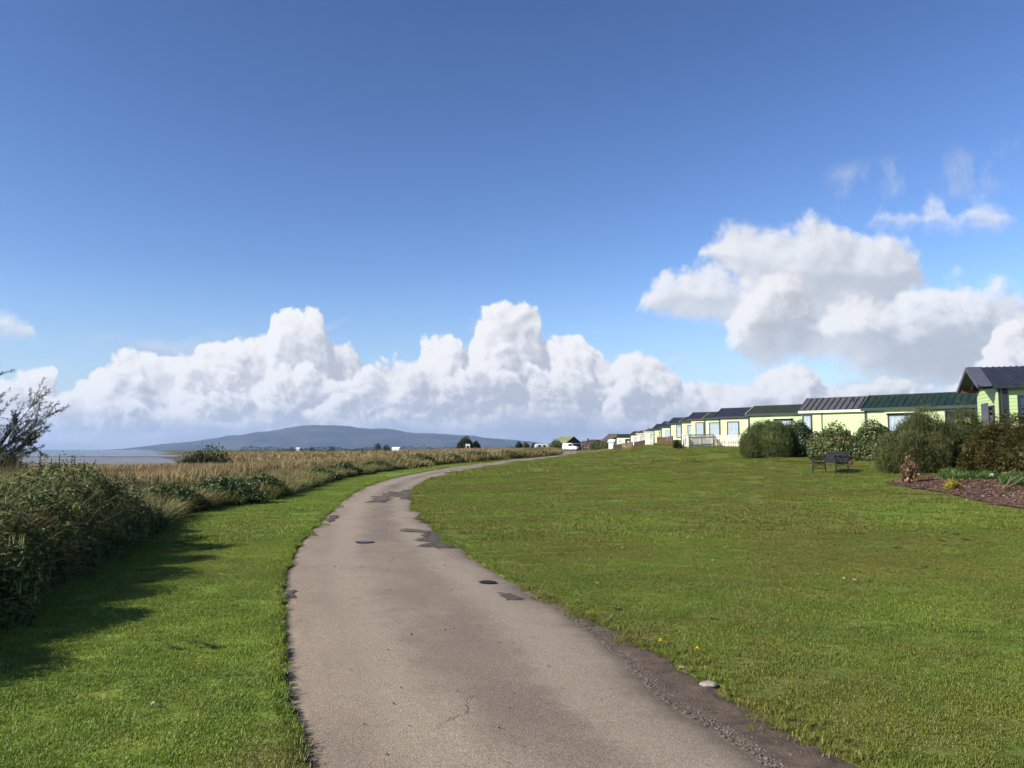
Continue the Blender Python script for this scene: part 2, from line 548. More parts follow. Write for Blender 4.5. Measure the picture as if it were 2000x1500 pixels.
class MB:
    """collects simple shapes into one mesh"""
    def __init__(self):
        self.v = []; self.f = []

    def add(self, V, F):
        b = len(self.v)
        self.v += [tuple(map(float, p)) for p in V]
        self.f += [tuple(b + i for i in f) for f in F]
        return self

    def box(self, x0, x1, y0, y1, z0, z1):
        V = [(x, y, z) for z in (z0, z1) for x, y in ((x0, y0), (x1, y0), (x1, y1), (x0, y1))]
        return self.add(V, [(0, 3, 2, 1), (4, 5, 6, 7), (0, 1, 5, 4), (1, 2, 6, 5), (2, 3, 7, 6), (3, 0, 4, 7)])

    def beam(self, p, q, w, h=None):
        """a square bar from p to q"""
        h = h or w
        p, q = Vector(p), Vector(q)
        d = (q - p).normalized()
        up = Vector((0, 0, 1)) if abs(d.z) < 0.9 else Vector((0, 1, 0))
        s = d.cross(up).normalized() * w / 2
        u = s.cross(d).normalized() * h / 2
        V = [a + b for a in (p, q) for b in (-s - u, s - u, s + u, -s + u)]
        return self.add(V, [(0, 3, 2, 1), (4, 5, 6, 7), (0, 1, 5, 4), (1, 2, 6, 5), (2, 3, 7, 6), (3, 0, 4, 7)])

    def tube(self, pts, radii, sides=6):
        pts = [Vector(p) for p in pts]
        if not hasattr(radii, '__len__'):
            radii = [radii] * len(pts)
        V, F = [], []
        for i, p in enumerate(pts):
            d = (pts[min(i + 1, len(pts) - 1)] - pts[max(i - 1, 0)])
            d = d.normalized() if d.length > 1e-6 else Vector((0, 0, 1))
            up = Vector((0, 0, 1)) if abs(d.z) < 0.9 else Vector((0, 1, 0))
            s = d.cross(up).normalized(); u = s.cross(d)
            for k in range(sides):
                a = 2 * math.pi * k / sides
                V.append(p + (s * math.cos(a) + u * math.sin(a)) * radii[i])
        for i in range(len(pts) - 1):
            for k in range(sides):
                a, b = i * sides + k, i * sides + (k + 1) % sides
                F.append((a, b, b + sides, a + sides))
        F.append(tuple(range(sides))[::-1]); F.append(tuple((len(pts) - 1) * sides + k for k in range(sides)))
        return self.add(V, F)

    def prism(self, poly, y0, y1):
        """polygon in x,z extruded along y"""
        n = len(poly)
        V = [(x, y0, z) for x, z in poly] + [(x, y1, z) for x, z in poly]
        F = [tuple(range(n)), tuple(range(2 * n - 1, n - 1, -1))]
        F += [(i, i + n, (i + 1) % n + n, (i + 1) % n) for i in range(n)]
        return self.add(V, F)

    def build(self, name, mat, parent=None, smooth=False, bevel=0.0, loc=None, rot=None):
        me = new_mesh(name, self.v, self.f, mat, smooth) if False else bpy.data.meshes.new(name)
        me.from_pydata(self.v, [], self.f)
        bm = bmesh.new(); bm.from_mesh(me)
        bmesh.ops.recalc_face_normals(bm, faces=bm.faces)
        if bevel:
            bmesh.ops.bevel(bm, geom=list(bm.edges), offset=bevel, segments=2, affect='EDGES', profile=0.6)
        bm.to_mesh(me); bm.free()
        if smooth:
            me.polygons.foreach_set('use_smooth', np.ones(len(me.polygons), bool))
        me.materials.append(mat)
        return put(name, me, parent, loc, rot)


# leaf-sized faces: one bent diamond each
def leaves(C, D, Nn, L, Wd, tint=None):
    C = np.asarray(C, float); n = len(C)
    D = D / np.maximum(np.linalg.norm(D, axis=1, keepdims=True), 1e-6)
    S = np.cross(D, Nn); S /= np.maximum(np.linalg.norm(S, axis=1, keepdims=True), 1e-6)
    U = np.cross(S, D)
    L = np.broadcast_to(np.asarray(L, float), (n,))[:, None]; Wd = np.broadcast_to(np.asarray(Wd, float), (n,))[:, None]
    a = C - D * L * 0.5; t = C + D * L * 0.5 - U * L * 0.1
    l = C + S * Wd * 0.5 + U * Wd * 0.15; r = C - S * Wd * 0.5 + U * Wd * 0.15
    V = np.stack([a, r, t, l], 1).reshape(-1, 3)
    i = np.arange(n)[:, None] * 4
    F = np.concatenate([i + np.array([[0, 1, 2]]), i + np.array([[0, 2, 3]])])
    tint = rng.random(n) if tint is None else tint
    return V, F, np.repeat(tint, 4)


def blades(P, H, L, Wd, lean, bend, tint=None, plume=None):
    """grass blades: root P, heading H (angle), length, width, lean (rad from vertical at root), bend (extra lean at tip)"""
    n = len(P)
    dx, dy = np.cos(H), np.sin(H)
    fwd = np.stack([dx, dy, np.zeros(n)], 1); side = np.stack([-dy, dx, np.zeros(n)], 1)
    up = np.array([0, 0, 1.0])
    def dirv(a):
        return fwd * np.sin(a)[:, None] + up * np.cos(a)[:, None]
    L1 = L[:, None]
    p0 = P
    p1 = p0 + dirv(lean + bend * 0.2) * L1 * 0.45
    p2 = p1 + dirv(lean + bend * 0.6) * L1 * 0.3
    p3 = p2 + dirv(lean + bend) * L1 * 0.25
    w = Wd[:, None]
    w2 = w * (0.7 if plume is None else plume)
    V = np.stack([p0 - side * w * .5, p0 + side * w * .5, p1 - side * w * .45, p1 + side * w * .45, p2 - side * w2 * .5, p2 + side * w2 * .5, p3], 1).reshape(-1, 3)
    i = np.arange(n)[:, None] * 7
    Q = np.concatenate([i + np.array([[0, 1, 3, 2]]), i + np.array([[2, 3, 5, 4]])])
    T = i + np.array([[4, 5, 6]])
    tint = rng.random(n) if tint is None else tint
    hgt = np.tile(np.array([0, 0, .45, .45, .75, .75, 1.0]), n)
    return V, [Q, T], np.repeat(tint, 7), hgt


def scatter(name, P, R, S, variants):
    """one object: instances of the variant meshes on points"""
    me = bpy.data.meshes.new(name)
    me.vertices.add(len(P)); me.vertices.foreach_set('co', np.asarray(P, np.float32).ravel())
    a = me.attributes.new('rot', 'FLOAT_VECTOR', 'POINT'); a.data.foreach_set('vector', np.asarray(R, np.float32).ravel())
    a = me.attributes.new('scl', 'FLOAT_VECTOR', 'POINT')
    S = np.asarray(S, np.float32)
    if S.ndim == 1:
        S = np.repeat(S[:, None], 3, 1)
    a.data.foreach_set('vector', np.ascontiguousarray(S).ravel())
    a = me.attributes.new('idx', 'INT', 'POINT'); a.data.foreach_set('value', rng.integers(0, len(variants), len(P)).astype(np.int32))
    o = put(name, me)
    g = bpy.data.node_groups.new('scatter_' + name, 'GeometryNodeTree')
    g.interface.new_socket('Geometry', in_out='INPUT', socket_type='NodeSocketGeometry')
    g.interface.new_socket('Geometry', in_out='OUTPUT', socket_type='NodeSocketGeometry')
    gi = g.nodes.new('NodeGroupInput'); go = g.nodes.new('NodeGroupOutput')
    inst = g.nodes.new('GeometryNodeInstanceOnPoints')
    join = g.nodes.new('GeometryNodeJoinGeometry')
    for k, vm in enumerate(variants):
        src = bpy.data.objects.new(name + '_source', vm)
        oi = g.nodes.new('GeometryNodeObjectInfo')
        oi.inputs['Object'].default_value = src
        oi.inputs['As Instance'].default_value = False
        gti = g.nodes.new('GeometryNodeGeometryToInstance')
        g.links.new(oi.outputs['Geometry'], gti.inputs[0])
        g.links.new(gti.outputs[0], join.inputs[0])
    def named(nm, t):
        nd = g.nodes.new('GeometryNodeInputNamedAttribute'); nd.data_type = t
        nd.inputs['Name'].default_value = nm
        return nd.outputs[0]
    e2r = g.nodes.new('FunctionNodeEulerToRotation')
    g.links.new(named('rot', 'FLOAT_VECTOR'), e2r.inputs[0])
    g.links.new(gi.outputs[0], inst.inputs['Points'])
    g.links.new(join.outputs[0], inst.inputs['Instance'])
    inst.inputs['Pick Instance'].default_value = True
    g.links.new(named('idx', 'INT'), inst.inputs['Instance Index'])
    g.links.new(e2r.outputs[0], inst.inputs['Rotation'])
    g.links.new(named('scl', 'FLOAT_VECTOR'), inst.inputs['Scale'])
    g.links.new(inst.outputs[0], go.inputs[0])
    m = o.modifiers.new('scatter', 'NODES'); m.node_group = g
    return o


# ------------------------------------------------------------------ materials
def mat(name):
    m = bpy.data.materials.new(name); m.use_nodes = True
    t = m.node_tree; b = t.nodes['Principled BSDF']
    return m, NT(t), b


def lin(r, g, b):
    return tuple(((c / 255) / 12.92 if c / 255 <= 0.04045 else ((c / 255 + 0.055) / 1.055) ** 2.4) for c in (r, g, b))


def plain(name, c, rough=0.6, var=0.25, scale=6.0, bump=0.0, metal=0.0, spec=0.4, c2=None, coords='obj', bscale=None):
    m, N, b = mat(name)
    p = N.obj() if coords == 'obj' else N.pos()
    n1 = N.noise(p, scale, 5, 0.6)
    dark = tuple(x * (1 - var) for x in c) if c2 is None else c2
    b.inputs['Base Color'].default_value = (*c, 1)
    N.put(b.inputs['Base Color'], N.mix(N.mr(n1, 0.3, 0.7), dark, tuple(min(1, x * (1 + var * 0.5)) for x in c)))
    N.put(b.inputs['Roughness'], N.mr(N.noise(p, scale * 2.3, 3), 0.2, 0.8, max(0.02, rough - 0.12), min(1, rough + 0.12)))
    b.inputs['Metallic'].default_value = metal
    b.inputs['Specular IOR Level'].default_value = spec
    if bump:
        N.put(b.inputs['Normal'], N.bump(N.noise(p, bscale or scale * 6, 4, 0.6), bump, 0.01))
    return m


def foliage(name, cols, rough=0.55, trans=0.3, scale=0.7, spec=0.25):
    """cols: dark, mid, light; per-leaf tint plus patches; part of the light goes through"""
    m, N, b = mat(name)
    t = N.attr('tint')
    n1 = N.noise(N.pos(), scale, 3, 0.6)
    f = N.math('ADD', N.math('MULTIPLY', t, 0.65), N.math('MULTIPLY', N.math('SUBTRACT', n1, 0.5), 1.3))
    rp = N.n('ShaderNodeValToRGB')
    N.put(rp.inputs[0], N.math('ADD', f, 0.12))
    e = rp.color_ramp.elements
    e[0].color = (*cols[0], 1); e[1].color = (*cols[-1], 1)
    for i, c in enumerate(cols[1:-1]):
        x = e.new((i + 1) / (len(cols) - 1)); x.color = (*c, 1)
    N.put(b.inputs['Base Color'], rp.outputs[0])
    b.inputs['Roughness'].default_value = rough
    b.inputs['Specular IOR Level'].default_value = spec
    if trans:
        tr = N.n('ShaderNodeBsdfTranslucent'); N.put(tr.inputs[0], rp.outputs[0])
        mx = N.n('ShaderNodeMixShader'); mx.inputs[0].default_value = trans
        out = m.node_tree.nodes['Material Output']
        m.node_tree.links.new(b.outputs[0], mx.inputs[1]); m.node_tree.links.new(tr.outputs[0], mx.inputs[2])
        m.node_tree.links.new(mx.outputs[0], out.inputs['Surface'])
    return m


def lawn_colour(N, dry, lift=1.0):
    """the colour of mown grass at a place: same for the soil-level sheet and the blades"""
    p = N.pos()
    big = N.noise(N.vmath('MULTIPLY', p, (1.0, 0.75, 0)), 0.28, 4, 0.62)
    mid = N.noise(p, 1.6, 4, 0.65)
    g1 = N.mix(N.mr(mid, 0.3, 0.7), (0.108, 0.162, 0.021), (0.170, 0.232, 0.032))
    ol = N.mix(N.mr(mid, 0.3, 0.7), (0.116, 0.126, 0.022), (0.168, 0.164, 0.036))
    f = N.mr(N.math('ADD', N.math('MULTIPLY', big, 0.7), N.math('MULTIPLY', mid, 0.3)), 0.56 - dry * 0.22, 0.70 - dry * 0.16, 0.0, 0.55 + dry * 0.42, smooth=True)
    c = N.mix(f, g1, ol)
    streak = N.noise(N.vmath('MULTIPLY', p, (0.14, 0.55, 0)), 1.0, 4, 0.6)
    c = N.mix(1.0, c, N.mix(N.mr(streak, 0.3, 0.7), (0.82, 0.85, 0.85), (1.16, 1.12, 1.08)), 'MULTIPLY')
    bare = N.noise(N.vmath('ADD', p, (31.0, 7.0, 0)), 0.55, 5, 0.65)
    c = N.mix(N.mr(bare, 0.55, 0.74, 0.0, 0.55, smooth=True), c, (0.150, 0.108, 0.046))
    if lift != 1.0:
        c = N.mix(1.0, c, (lift, lift, lift), 'MULTIPLY')
    return c


def lawn_mat(name, dry, lift=1.0):
    m, N, b = mat(name)
    c = lawn_colour(N, dry, lift)
    t = N.attr('tint')
    c = N.mix(1.0, c, N.mix(t, (0.55, 0.60, 0.5), (1.45, 1.38, 1.25)), 'MULTIPLY')
    c = N.mix(N.mr(t, 0.93, 0.96), c, (0.24, 0.19, 0.09))
    N.put(b.inputs['Base Color'], c)
    b.inputs['Roughness'].default_value = 0.5
    b.inputs['Specular IOR Level'].default_value = 0.3
    tr = N.n('ShaderNodeBsdfTranslucent'); N.put(tr.inputs[0], N.mix(1.0, c, (1.1, 1.15, 0.6), 'MULTIPLY'))
    mx = N.n('ShaderNodeMixShader'); mx.inputs[0].default_value = 0.3
    L = m.node_tree.links
    L.new(b.outputs[0], mx.inputs[1]); L.new(tr.outputs[0], mx.inputs[2]); L.new(mx.outputs[0], m.node_tree.nodes['Material Output'].inputs['Surface'])
    return m


M = {}
M['lawn_l'] = lawn_mat('mown_grass', 0.3, 1.2)
M['lawn_r'] = lawn_mat('mown_grass_worn', 0.75)


def ground_material():
    m, N, b = mat('ground')
    p = N.pos()
    side = N.attr('side'); reed = N.attr('reed'); far = N.attr('far'); shore_ = N.attr('shore')
    c = N.mix(side, lawn_colour(N, 0.3, 1.2), lawn_colour(N, 0.75))
    fine = N.noise(p, 22, 5, 0.7)
    c = N.mix(1.0, c, N.mix(N.mr(fine, 0.3, 0.7), (0.5, 0.5, 0.5), (1.3, 1.3, 1.3)), 'MULTIPLY')
    rb = N.mix(N.noise(p, 0.6, 4), (0.050, 0.036, 0.018), (0.085, 0.062, 0.028))
    c = N.mix(reed, c, rb)
    fn = N.noise(N.vmath('MULTIPLY', p, (1.0, 0.35, 0)), 0.011, 4, 0.6)
    fc = N.mix(N.mr(fn, 0.42, 0.5), (0.10, 0.085, 0.038), (0.075, 0.105, 0.030))
    fc = N.mix(N.mr(fn, 0.55, 0.6), fc, (0.055, 0.045, 0.022))
    c = N.mix(far, c, fc)
    c = N.mix(shore_, c, (0.12, 0.10, 0.075))
    N.put(b.inputs['Base Color'], c)
    b.inputs['Roughness'].default_value = 0.9
    b.inputs['Specular IOR Level'].default_value = 0.15
    c = N.mix(1.0, c, N.mix(N.mr(N.noise(p, 110, 2, 0.6), 0.3, 0.7), (0.45, 0.45, 0.45), (1.25, 1.25, 1.25)), 'MULTIPLY')
    N.put(b.inputs['Base Color'], c)
    h = N.math('ADD', fine, N.math('MULTIPLY', N.noise(p, 5, 4, 0.6), 1.5))
    N.put(b.inputs['Normal'], N.bump(h, 0.8, 0.03))
    return m


def path_material():
    m, N, b = mat('worn_tarmac')
    p = N.pos()
    u = N.attr('u'); v = N.attr('v')
    uv = N.xyz(N.math('MULTIPLY', u, 2.5), N.math('MULTIPLY', v, 0.28), 0)
    big = N.noise(uv, 0.9, 5, 0.62)
    fine = N.noise(p, 70, 3, 0.7)
    mid = N.noise(p, 2.2, 6, 0.65)
    c = N.mix(N.mr(big, 0.34, 0.64), (0.182, 0.144, 0.108), (0.248, 0.202, 0.149))
    # the rougher, greyer band between the wheel tracks
    cx = N.math('ADD', u, N.math('MULTIPLY', N.math('SUBTRACT', mid, 0.5), 0.22))
    band = N.math('SUBTRACT', 1.0, N.mr(N.math('ABSOLUTE', N.math('SUBTRACT', cx, 0.56)), 0.03, 0.2, smooth=True))
    band = N.math('MULTIPLY', band, N.mr(N.noise(N.xyz(0, v, 0), 0.16, 3), 0.35, 0.6))
    c = N.mix(N.math('MULTIPLY', band, 0.7), c, (0.138, 0.110, 0.088))
    for tc in (0.30, 0.80):
        tr = N.math('SUBTRACT', 1.0, N.mr(N.math('ABSOLUTE', N.math('SUBTRACT', cx, tc)), 0.02, 0.13, smooth=True))
        c = N.mix(N.math('MULTIPLY', tr, 0.62), c, (0.272, 0.226, 0.168))
    # darker band along the left edge; loose dirt and crumbling along the right
    eL = N.mr(N.math('ADD', u, N.math('MULTIPLY', N.math('SUBTRACT', mid, 0.5), 0.12)), 0.005, 0.06, 1, 0, smooth=True)
    eR = N.mr(N.math('ADD', u, N.math('MULTIPLY', N.math('SUBTRACT', mid, 0.5), 0.2)), 0.90, 1.0, 0, 1, smooth=True)
    c = N.mix(N.math('MULTIPLY', eL, 0.8), c, (0.055, 0.045, 0.033))
    c = N.mix(N.math('MULTIPLY', eR, 0.6), c, (0.095, 0.078, 0.060))
    # blotches, sandy film, aggregate
    c = N.mix(N.mr(mid, 0.60, 0.74, 0, 0.45, smooth=True), c, (0.116, 0.096, 0.080))
    sand = N.noise(N.vmath('ADD', p, (9, 4, 0)), 0.8, 5, 0.65)
    c = N.mix(N.mr(sand, 0.52, 0.70, 0, 0.6, smooth=True), c, (0.245, 0.205, 0.152))
    c = N.mix(1.0, c, N.mix(N.mr(fine, 0.25, 0.75), (0.72, 0.72, 0.72), (1.26, 1.26, 1.26)), 'MULTIPLY')
    spk = N.voro(p, 60, out=1)
    c = N.mix(1.0, c, N.mix(N.mr(N.sep(spk)[0], 0.0, 1.0), (0.87, 0.87, 0.87), (1.12, 1.12, 1.12)), 'MULTIPLY')
    # fine cracks
    ck = N.voro(N.vmath('ADD', p, N.vmath('SCALE', N.noise(p, 1.4, 4, 0.6, color=True), scale=0.9)), 0.42, 'DISTANCE_TO_EDGE')
    cm = N.math('MULTIPLY', N.mr(ck, 0.0, 0.006, 1, 0), N.mr(N.noise(p, 0.35, 2), 0.52, 0.6))
    c = N.mix(N.math('MULTIPLY', cm, 0.4), c, (0.035, 0.030, 0.026))
    c = N.mix(1.0, c, (1.0, 0.975, 0.935), 'MULTIPLY')
    N.put(b.inputs['Base Color'], c)
    N.put(b.inputs['Roughness'], N.mr(mid, 0.3, 0.7, 0.75, 0.95))
    b.inputs['Specular IOR Level'].default_value = 0.25
    agg = N.voro(p, 95)
    h = N.math('ADD', N.math('MULTIPLY', agg, -0.6), N.math('ADD', N.math('MULTIPLY', N.math('MULTIPLY', fine, 0.9), N.math('ADD', 0.5, band)), N.math('MULTIPLY', cm, -1.0)))
    N.put(b.inputs['Normal'], N.bump(h, 0.65, 0.007))
    return m


M['ground'] = ground_material()
M['path'] = path_material()
M['dirt'] = plain('bare_earth', (0.105, 0.078, 0.058), 0.95, 0.45, 7, 0.9, spec=0.1, coords='pos', bscale=45)
M['patch'] = plain('dark_tarmac_patch', (0.092, 0.076, 0.060), 0.85, 0.4, 9, 0.6, spec=0.2, coords='pos', bscale=80)
M['patch2'] = plain('grey_tarmac_patch', (0.115, 0.095, 0.076), 0.85, 0.35, 7, 0.6, spec=0.2, coords='pos', bscale=80)
for k_ in ('patch', 'patch2'):
    t_ = M[k_].node_tree; N_ = NT(t_)
    e_ = N_.math('ADD', N_.attr('edge'), N_.math('MULTIPLY', N_.math('SUBTRACT', N_.noise(N_.pos(), 11, 5, 0.7), 0.5), 1.1))
    tr_ = N_.n('ShaderNodeBsdfTransparent'); mx_ = N_.n('ShaderNodeMixShader')
    N_.put(mx_.inputs[0], N_.mr(e_, 0.02, 0.42, smooth=True))
    t_.links.new(tr_.outputs[0], mx_.inputs[1]); t_.links.new(t_.nodes['Principled BSDF'].outputs[0], mx_.inputs[2])
    t_.links.new(mx_.outputs[0], t_.nodes['Material Output'].inputs['Surface'])
M['gravel'] = plain('gravel', (0.135, 0.118, 0.10), 0.85, 0.5, 25, spec=0.2, coords='pos')
M['clod'] = plain('dark_clod', (0.055, 0.044, 0.034), 0.95, 0.4, 30, spec=0.1, coords='pos')
M['stone'] = plain('pale_stone', (0.27, 0.245, 0.21), 0.8, 0.25, 14, 0.5, spec=0.2)
M['mulch'] = plain('bark_mulch', (0.105, 0.064, 0.046), 0.95, 0.5, 5, 1.0, spec=0.1, coords='pos', bscale=40)
M['bark_chip'] = plain('bark_chips', (0.150, 0.078, 0.052), 0.9, 0.5, 12, spec=0.1, coords='pos')
M['iron'] = plain('black_iron', (0.018, 0.018, 0.020), 0.42, 0.4, 20, 0.2, spec=0.5)
M['slat'] = plain('black_slat', (0.016, 0.015, 0.017), 0.75, 0.35, 18, 0.2, spec=0.2)
M['steel'] = plain('worn_steel', (0.32, 0.32, 0.32), 0.42, 0.4, 30, 0.3, metal=0.8)
M['cast'] = plain('cast_iron_cover', (0.035, 0.033, 0.034), 0.5, 0.4, 30, 0.3, metal=0.4)
M['wood'] = plain('grey_driftwood', (0.15, 0.105, 0.068), 0.85, 0.4, 9, 0.6)
M['bark'] = plain('dark_bark', (0.062, 0.050, 0.040), 0.9, 0.4, 9, 0.6)
M['post'] = plain('weathered_post', (0.13, 0.115, 0.10), 0.9, 0.35, 8, 0.5)

# ------------------------------------------------------------------ the ground, one sheet to the horizon
ROWS = np.concatenate([np.arange(-60, -2, 2.0), np.arange(-2, 22, 0.16), np.arange(22, 60, 0.6), np.arange(60, 300, 3.5), np.geomspace(300, 26000, 60)])
OFF = np.array([0, .06, .15, .3, .5, .8, 1.2, 1.7, 2.3, 3, 3.7, 4.5, 5.3, 6.2, 7.2, 8.5, 10, 12, 14.5, 17, 20, 24, 28, 33, *np.geomspace(40, 27000, 62)])


def build_ground():
    y = ROWS
    xl, xr = x_left(y), x_right(y)
    X = np.concatenate([xl[:, None] - OFF[::-1][None, :], (xl + 0.03)[:, None], (xr - 0.03)[:, None], xr[:, None] + OFF[None, :]], 1)
    Y = np.repeat(y[:, None], X.shape[1], 1)
    Z = z_ground(X, Y)
    k = len(OFF)
    Z[:, k] = z_path(y) - 0.12; Z[:, k + 1] = z_path(y) - 0.12
    nr, nc = X.shape
    V = np.stack([X, Y, Z], -1).reshape(-1, 3)
    i = (np.arange(nr - 1)[:, None] * nc + np.arange(nc - 1)[None, :]).ravel()
    F = np.stack([i, i + 1, i + nc + 1, i + nc], 1)
    xh = x_hedge(Y.ravel())
    s = shore(V[:, 0], V[:, 1])
    attrs = dict(side=(V[:, 0] > (_xl(V[:, 1]) + _xr(V[:, 1])) / 2).astype(float), reed=sst(0.3, -0.4, V[:, 0] - xh), far=sst(260, 420, np.hypot(V[:, 0], V[:, 1])),
                 shore=sst(4, 0, s))
    struct(put('ground', new_mesh('ground', V, F, M['ground'], True, attrs)))


def build_path():
    y = ROWS[ROWS < 300]
    xl, xr = x_left(y), x_right(y)
    u = np.array([0, .02, .06, .12, .2, .3, .4, .5, .6, .7, .8, .88, .94, .98, 1.0])
    X = xl[:, None] + 0.02 + (xr - xl - 0.04)[:, None] * u[None]
    Y = np.repeat(y[:, None], len(u), 1)
    Z = z_path(Y) - 0.004 + 0.03 * (1 - (2 * u - 1) ** 2)[None] + 0.012 * (fbm(X * 0.9, Y * 0.9, 71) - 0.5)
    Z[:, 0] -= 0.05; Z[:, -1] -= 0.012
    nr, nc = X.shape
    V = np.stack([X, Y, Z], -1).reshape(-1, 3)
    i = (np.arange(nr - 1)[:, None] * nc + np.arange(nc - 1)[None, :]).ravel()
    F = np.stack([i, i + 1, i + nc + 1, i + nc], 1)
    dl = np.hypot(np.gradient((xl + xr) / 2), np.gradient(y)).cumsum()
    pth = struct(put('path', new_mesh('path', V, F, M['path'], True, dict(u=np.tile(u, nr), v=np.repeat(dl, nc)))))


def path_z(x, y):
    xl, xr = float(x_left(y)), float(x_right(y))
    u = (x - xl) / (xr - xl)
    return float(z_path(y)) - 0.004 + 0.03 * (1 - (2 * u - 1) ** 2) + 0.006


def build_verge():
    y = np.arange(-6, 10.0, 0.12)
    u = np.array([-0.06, 0.02, .2, .4, .6, .8, 1.0])
    w = verge_w(y)
    xr = x_right(y)
    X = xr[:, None] + np.maximum(w, 0.03)[:, None] * u[None]
    X[:, 0] = xr - 0.06
    Y = np.repeat(y[:, None], len(u), 1)
    Z = np.maximum(z_ground(X, Y), (z_path(Y) - 0.02)) + 0.010 + 0.015 * (fbm(X * 6, Y * 6, 81) - 0.5)
    Z[:, 0] = z_path(y) - 0.012; Z[:, 1] = z_path(y) + 0.006; Z[:, -1] -= 0.03
    nr, nc = X.shape
    V = np.stack([X, Y, Z], -1).reshape(-1, 3)
    i = (np.arange(nr - 1)[:, None] * nc + np.arange(nc - 1)[None, :]).ravel()
    struct(put('dirt_verge', new_mesh('dirt_verge', V, np.stack([i, i + 1, i + nc + 1, i + nc], 1), M['dirt'], True)))


def pebble_mesh(P, R, material, name):
    """many small angular stones in one mesh"""
    base = np.array([(0, 0, 1), (.9, 0, .2), (.28, .86, .15), (-.73, .53, .25), (-.73, -.53, .1), (.28, -.86, .2), (0, 0, -.8)])
    fc = np.array([(0, 1, 2), (0, 2, 3), (0, 3, 4), (0, 4, 5), (0, 5, 1), (6, 2, 1), (6, 3, 2), (6, 4, 3), (6, 5, 4), (6, 1, 5)])
    n = len(P)
    a = rng.random(n) * 6.28
    ca, sa = np.cos(a), np.sin(a)
    B = base[None] * (0.75 + 0.5 * rng.random((n, 7, 1))) * np.stack([1 + .4 * rng.random(n), .7 + .4 * rng.random(n), .45 + .3 * rng.random(n)], 1)[:, None]
    x = B[..., 0] * ca[:, None] - B[..., 1] * sa[:, None]; yy = B[..., 0] * sa[:, None] + B[..., 1] * ca[:, None]
    V = np.stack([x, yy, B[..., 2]], -1) * np.asarray(R)[:, None, None] + np.asarray(P)[:, None]
    F = (np.arange(n)[:, None, None] * 7 + fc[None]).reshape(-1, 3)
    return new_mesh(name, V.reshape(-1, 3), F, material)


def build_loose():
    # gravel where the tarmac crumbles at its right edge, and a pile at the left edge near the camera
    P, R = [], []
    y = rng.uniform(2.0, 8.2, 9000)
    dens = np.interp(y, [2, 4, 6, 8.2], [1, 1, .7, .15])
    y = y[rng.random(len(y)) < dens]
    x = x_right(y) + rng.gamma(1.3, 0.05, len(y)) * np.interp(y, [2, 8], [1.4, .5]) - 0.05
    z = np.maximum(z_ground(x, y), z_path(y) - 0.02) + 0.008
    P.append(np.stack([x, y, z], 1)); R.append(0.002 + rng.gamma(1.5, 0.0018, len(y)))
    y = rng.uniform(2.6, 7.0, 1500)
    y = y[rng.random(len(y)) < np.interp(y, [2.6, 4.4, 5.2, 7], [1, 1, .4, .15])]
    x = x_left(y) + np.abs(rng.normal(0, 0.035, len(y))) + 0.01
    z = z_path(y) + 0.004
    P.append(np.stack([x, y, z], 1)); R.append(rng.uniform(0.003, 0.010, len(y)))
    o = put('gravel', pebble_mesh(np.concatenate(P), np.concatenate(R), M['gravel'], 'gravel'))
    stuff(o, 'loose grey gravel along the crumbling edges of the path', 'gravel')
    # dark crumbs of earth on the tarmac
    y = np.concatenate([rng.uniform(3.5, 9.5, 80), rng.uniform(9, 22, 40)])
    u = np.clip(np.concatenate([rng.beta(1.6, 2.6, 80), rng.random(40)]), 0.06, 0.92)
    x = x_left(y) + (x_right(y) - x_left(y)) * u
    z = np.array([path_z(a, b) for a, b in zip(x, y)])
    r = rng.uniform(0.003, 0.010, len(y)) * np.where(rng.random(len(y)) < 0.15, 1.5, 1)
    stuff(put('dirt_crumbs', pebble_mesh(np.stack([x, y, z], 1), r, M['clod'], 'dirt_crumbs')), 'dark crumbs of earth scattered on the tarmac', 'dirt')


def decal(name, pts, material, n=24, rough=0.12, lift=0.006, seed=0):
    """thin uneven sheet on the path; pts: (x, y) outline"""
    pts = [Vector((a, b, 0)) for a, b in pts]
    out = []
    m = len(pts)
    for i in range(m):
        a, b = pts[i], pts[(i + 1) % m]
        for k in range(9):
            q = a.lerp(b, k / 9)
            j = (b - a).length * rough
            q += Vector((random.uniform(-j, j), random.uniform(-j, j), 0))
            out.append(q)
    c = sum(out, Vector()) / len(out)
    V = [(c.x, c.y, path_z(c.x, c.y) + lift)] + [(q.x, q.y, path_z(q.x, q.y) + lift) for q in out]
    F = [(0, i + 1, (i + 1) % len(out) + 1) for i in range(len(out))]
    return struct(put(name, new_mesh(name, V, F, material, False, dict(edge=[1.0] + [0.0] * len(out)))))


def at_px(px, py):
    return hit_path(px, py)


def cover(px, py, w, label, dark):
    x, y = at_px(px, py)
    z = path_z(x, y)
    e = empty('drain_cover', (x, y, z + 0.004), 0.3)
    tag(e, label, 'drain cover')
    m = MB(); n = 28
    ring = [(math.cos(2 * math.pi * i / n), math.sin(2 * math.pi * i / n)) for i in range(n)]
    R = w / 2
    V = [(a * R, b * R, 0.006) for a, b in ring] + [(a * R * .84, b * R * .84, 0.010) for a, b in ring] + [(a * R * .82, b * R * .82, -0.004) for a, b in ring]
    F = [(i, (i + 1) % n, (i + 1) % n + n, i + n) for i in range(n)] + [(i + n, (i + 1) % n + n, (i + 1) % n + 2 * n, i + 2 * n) for i in range(n)]
    m.add(V, F).build('rim', M['cast'], e)
    m = MB()
    m.add([(a * R * .8, b * R * .8, 0.004) for a, b in ring], [tuple(range(n))])
    for k in range(-3, 4):
        yy = k * R * .2
        h = math.sqrt(max(0, (R * .74) ** 2 - yy * yy))
        if h > 0.03:
            m.box(-h, h, yy - R * .05, yy + R * .05, 0.0045, 0.009)
    m.build('lid', M['cast'] if dark else M['steel'], e)


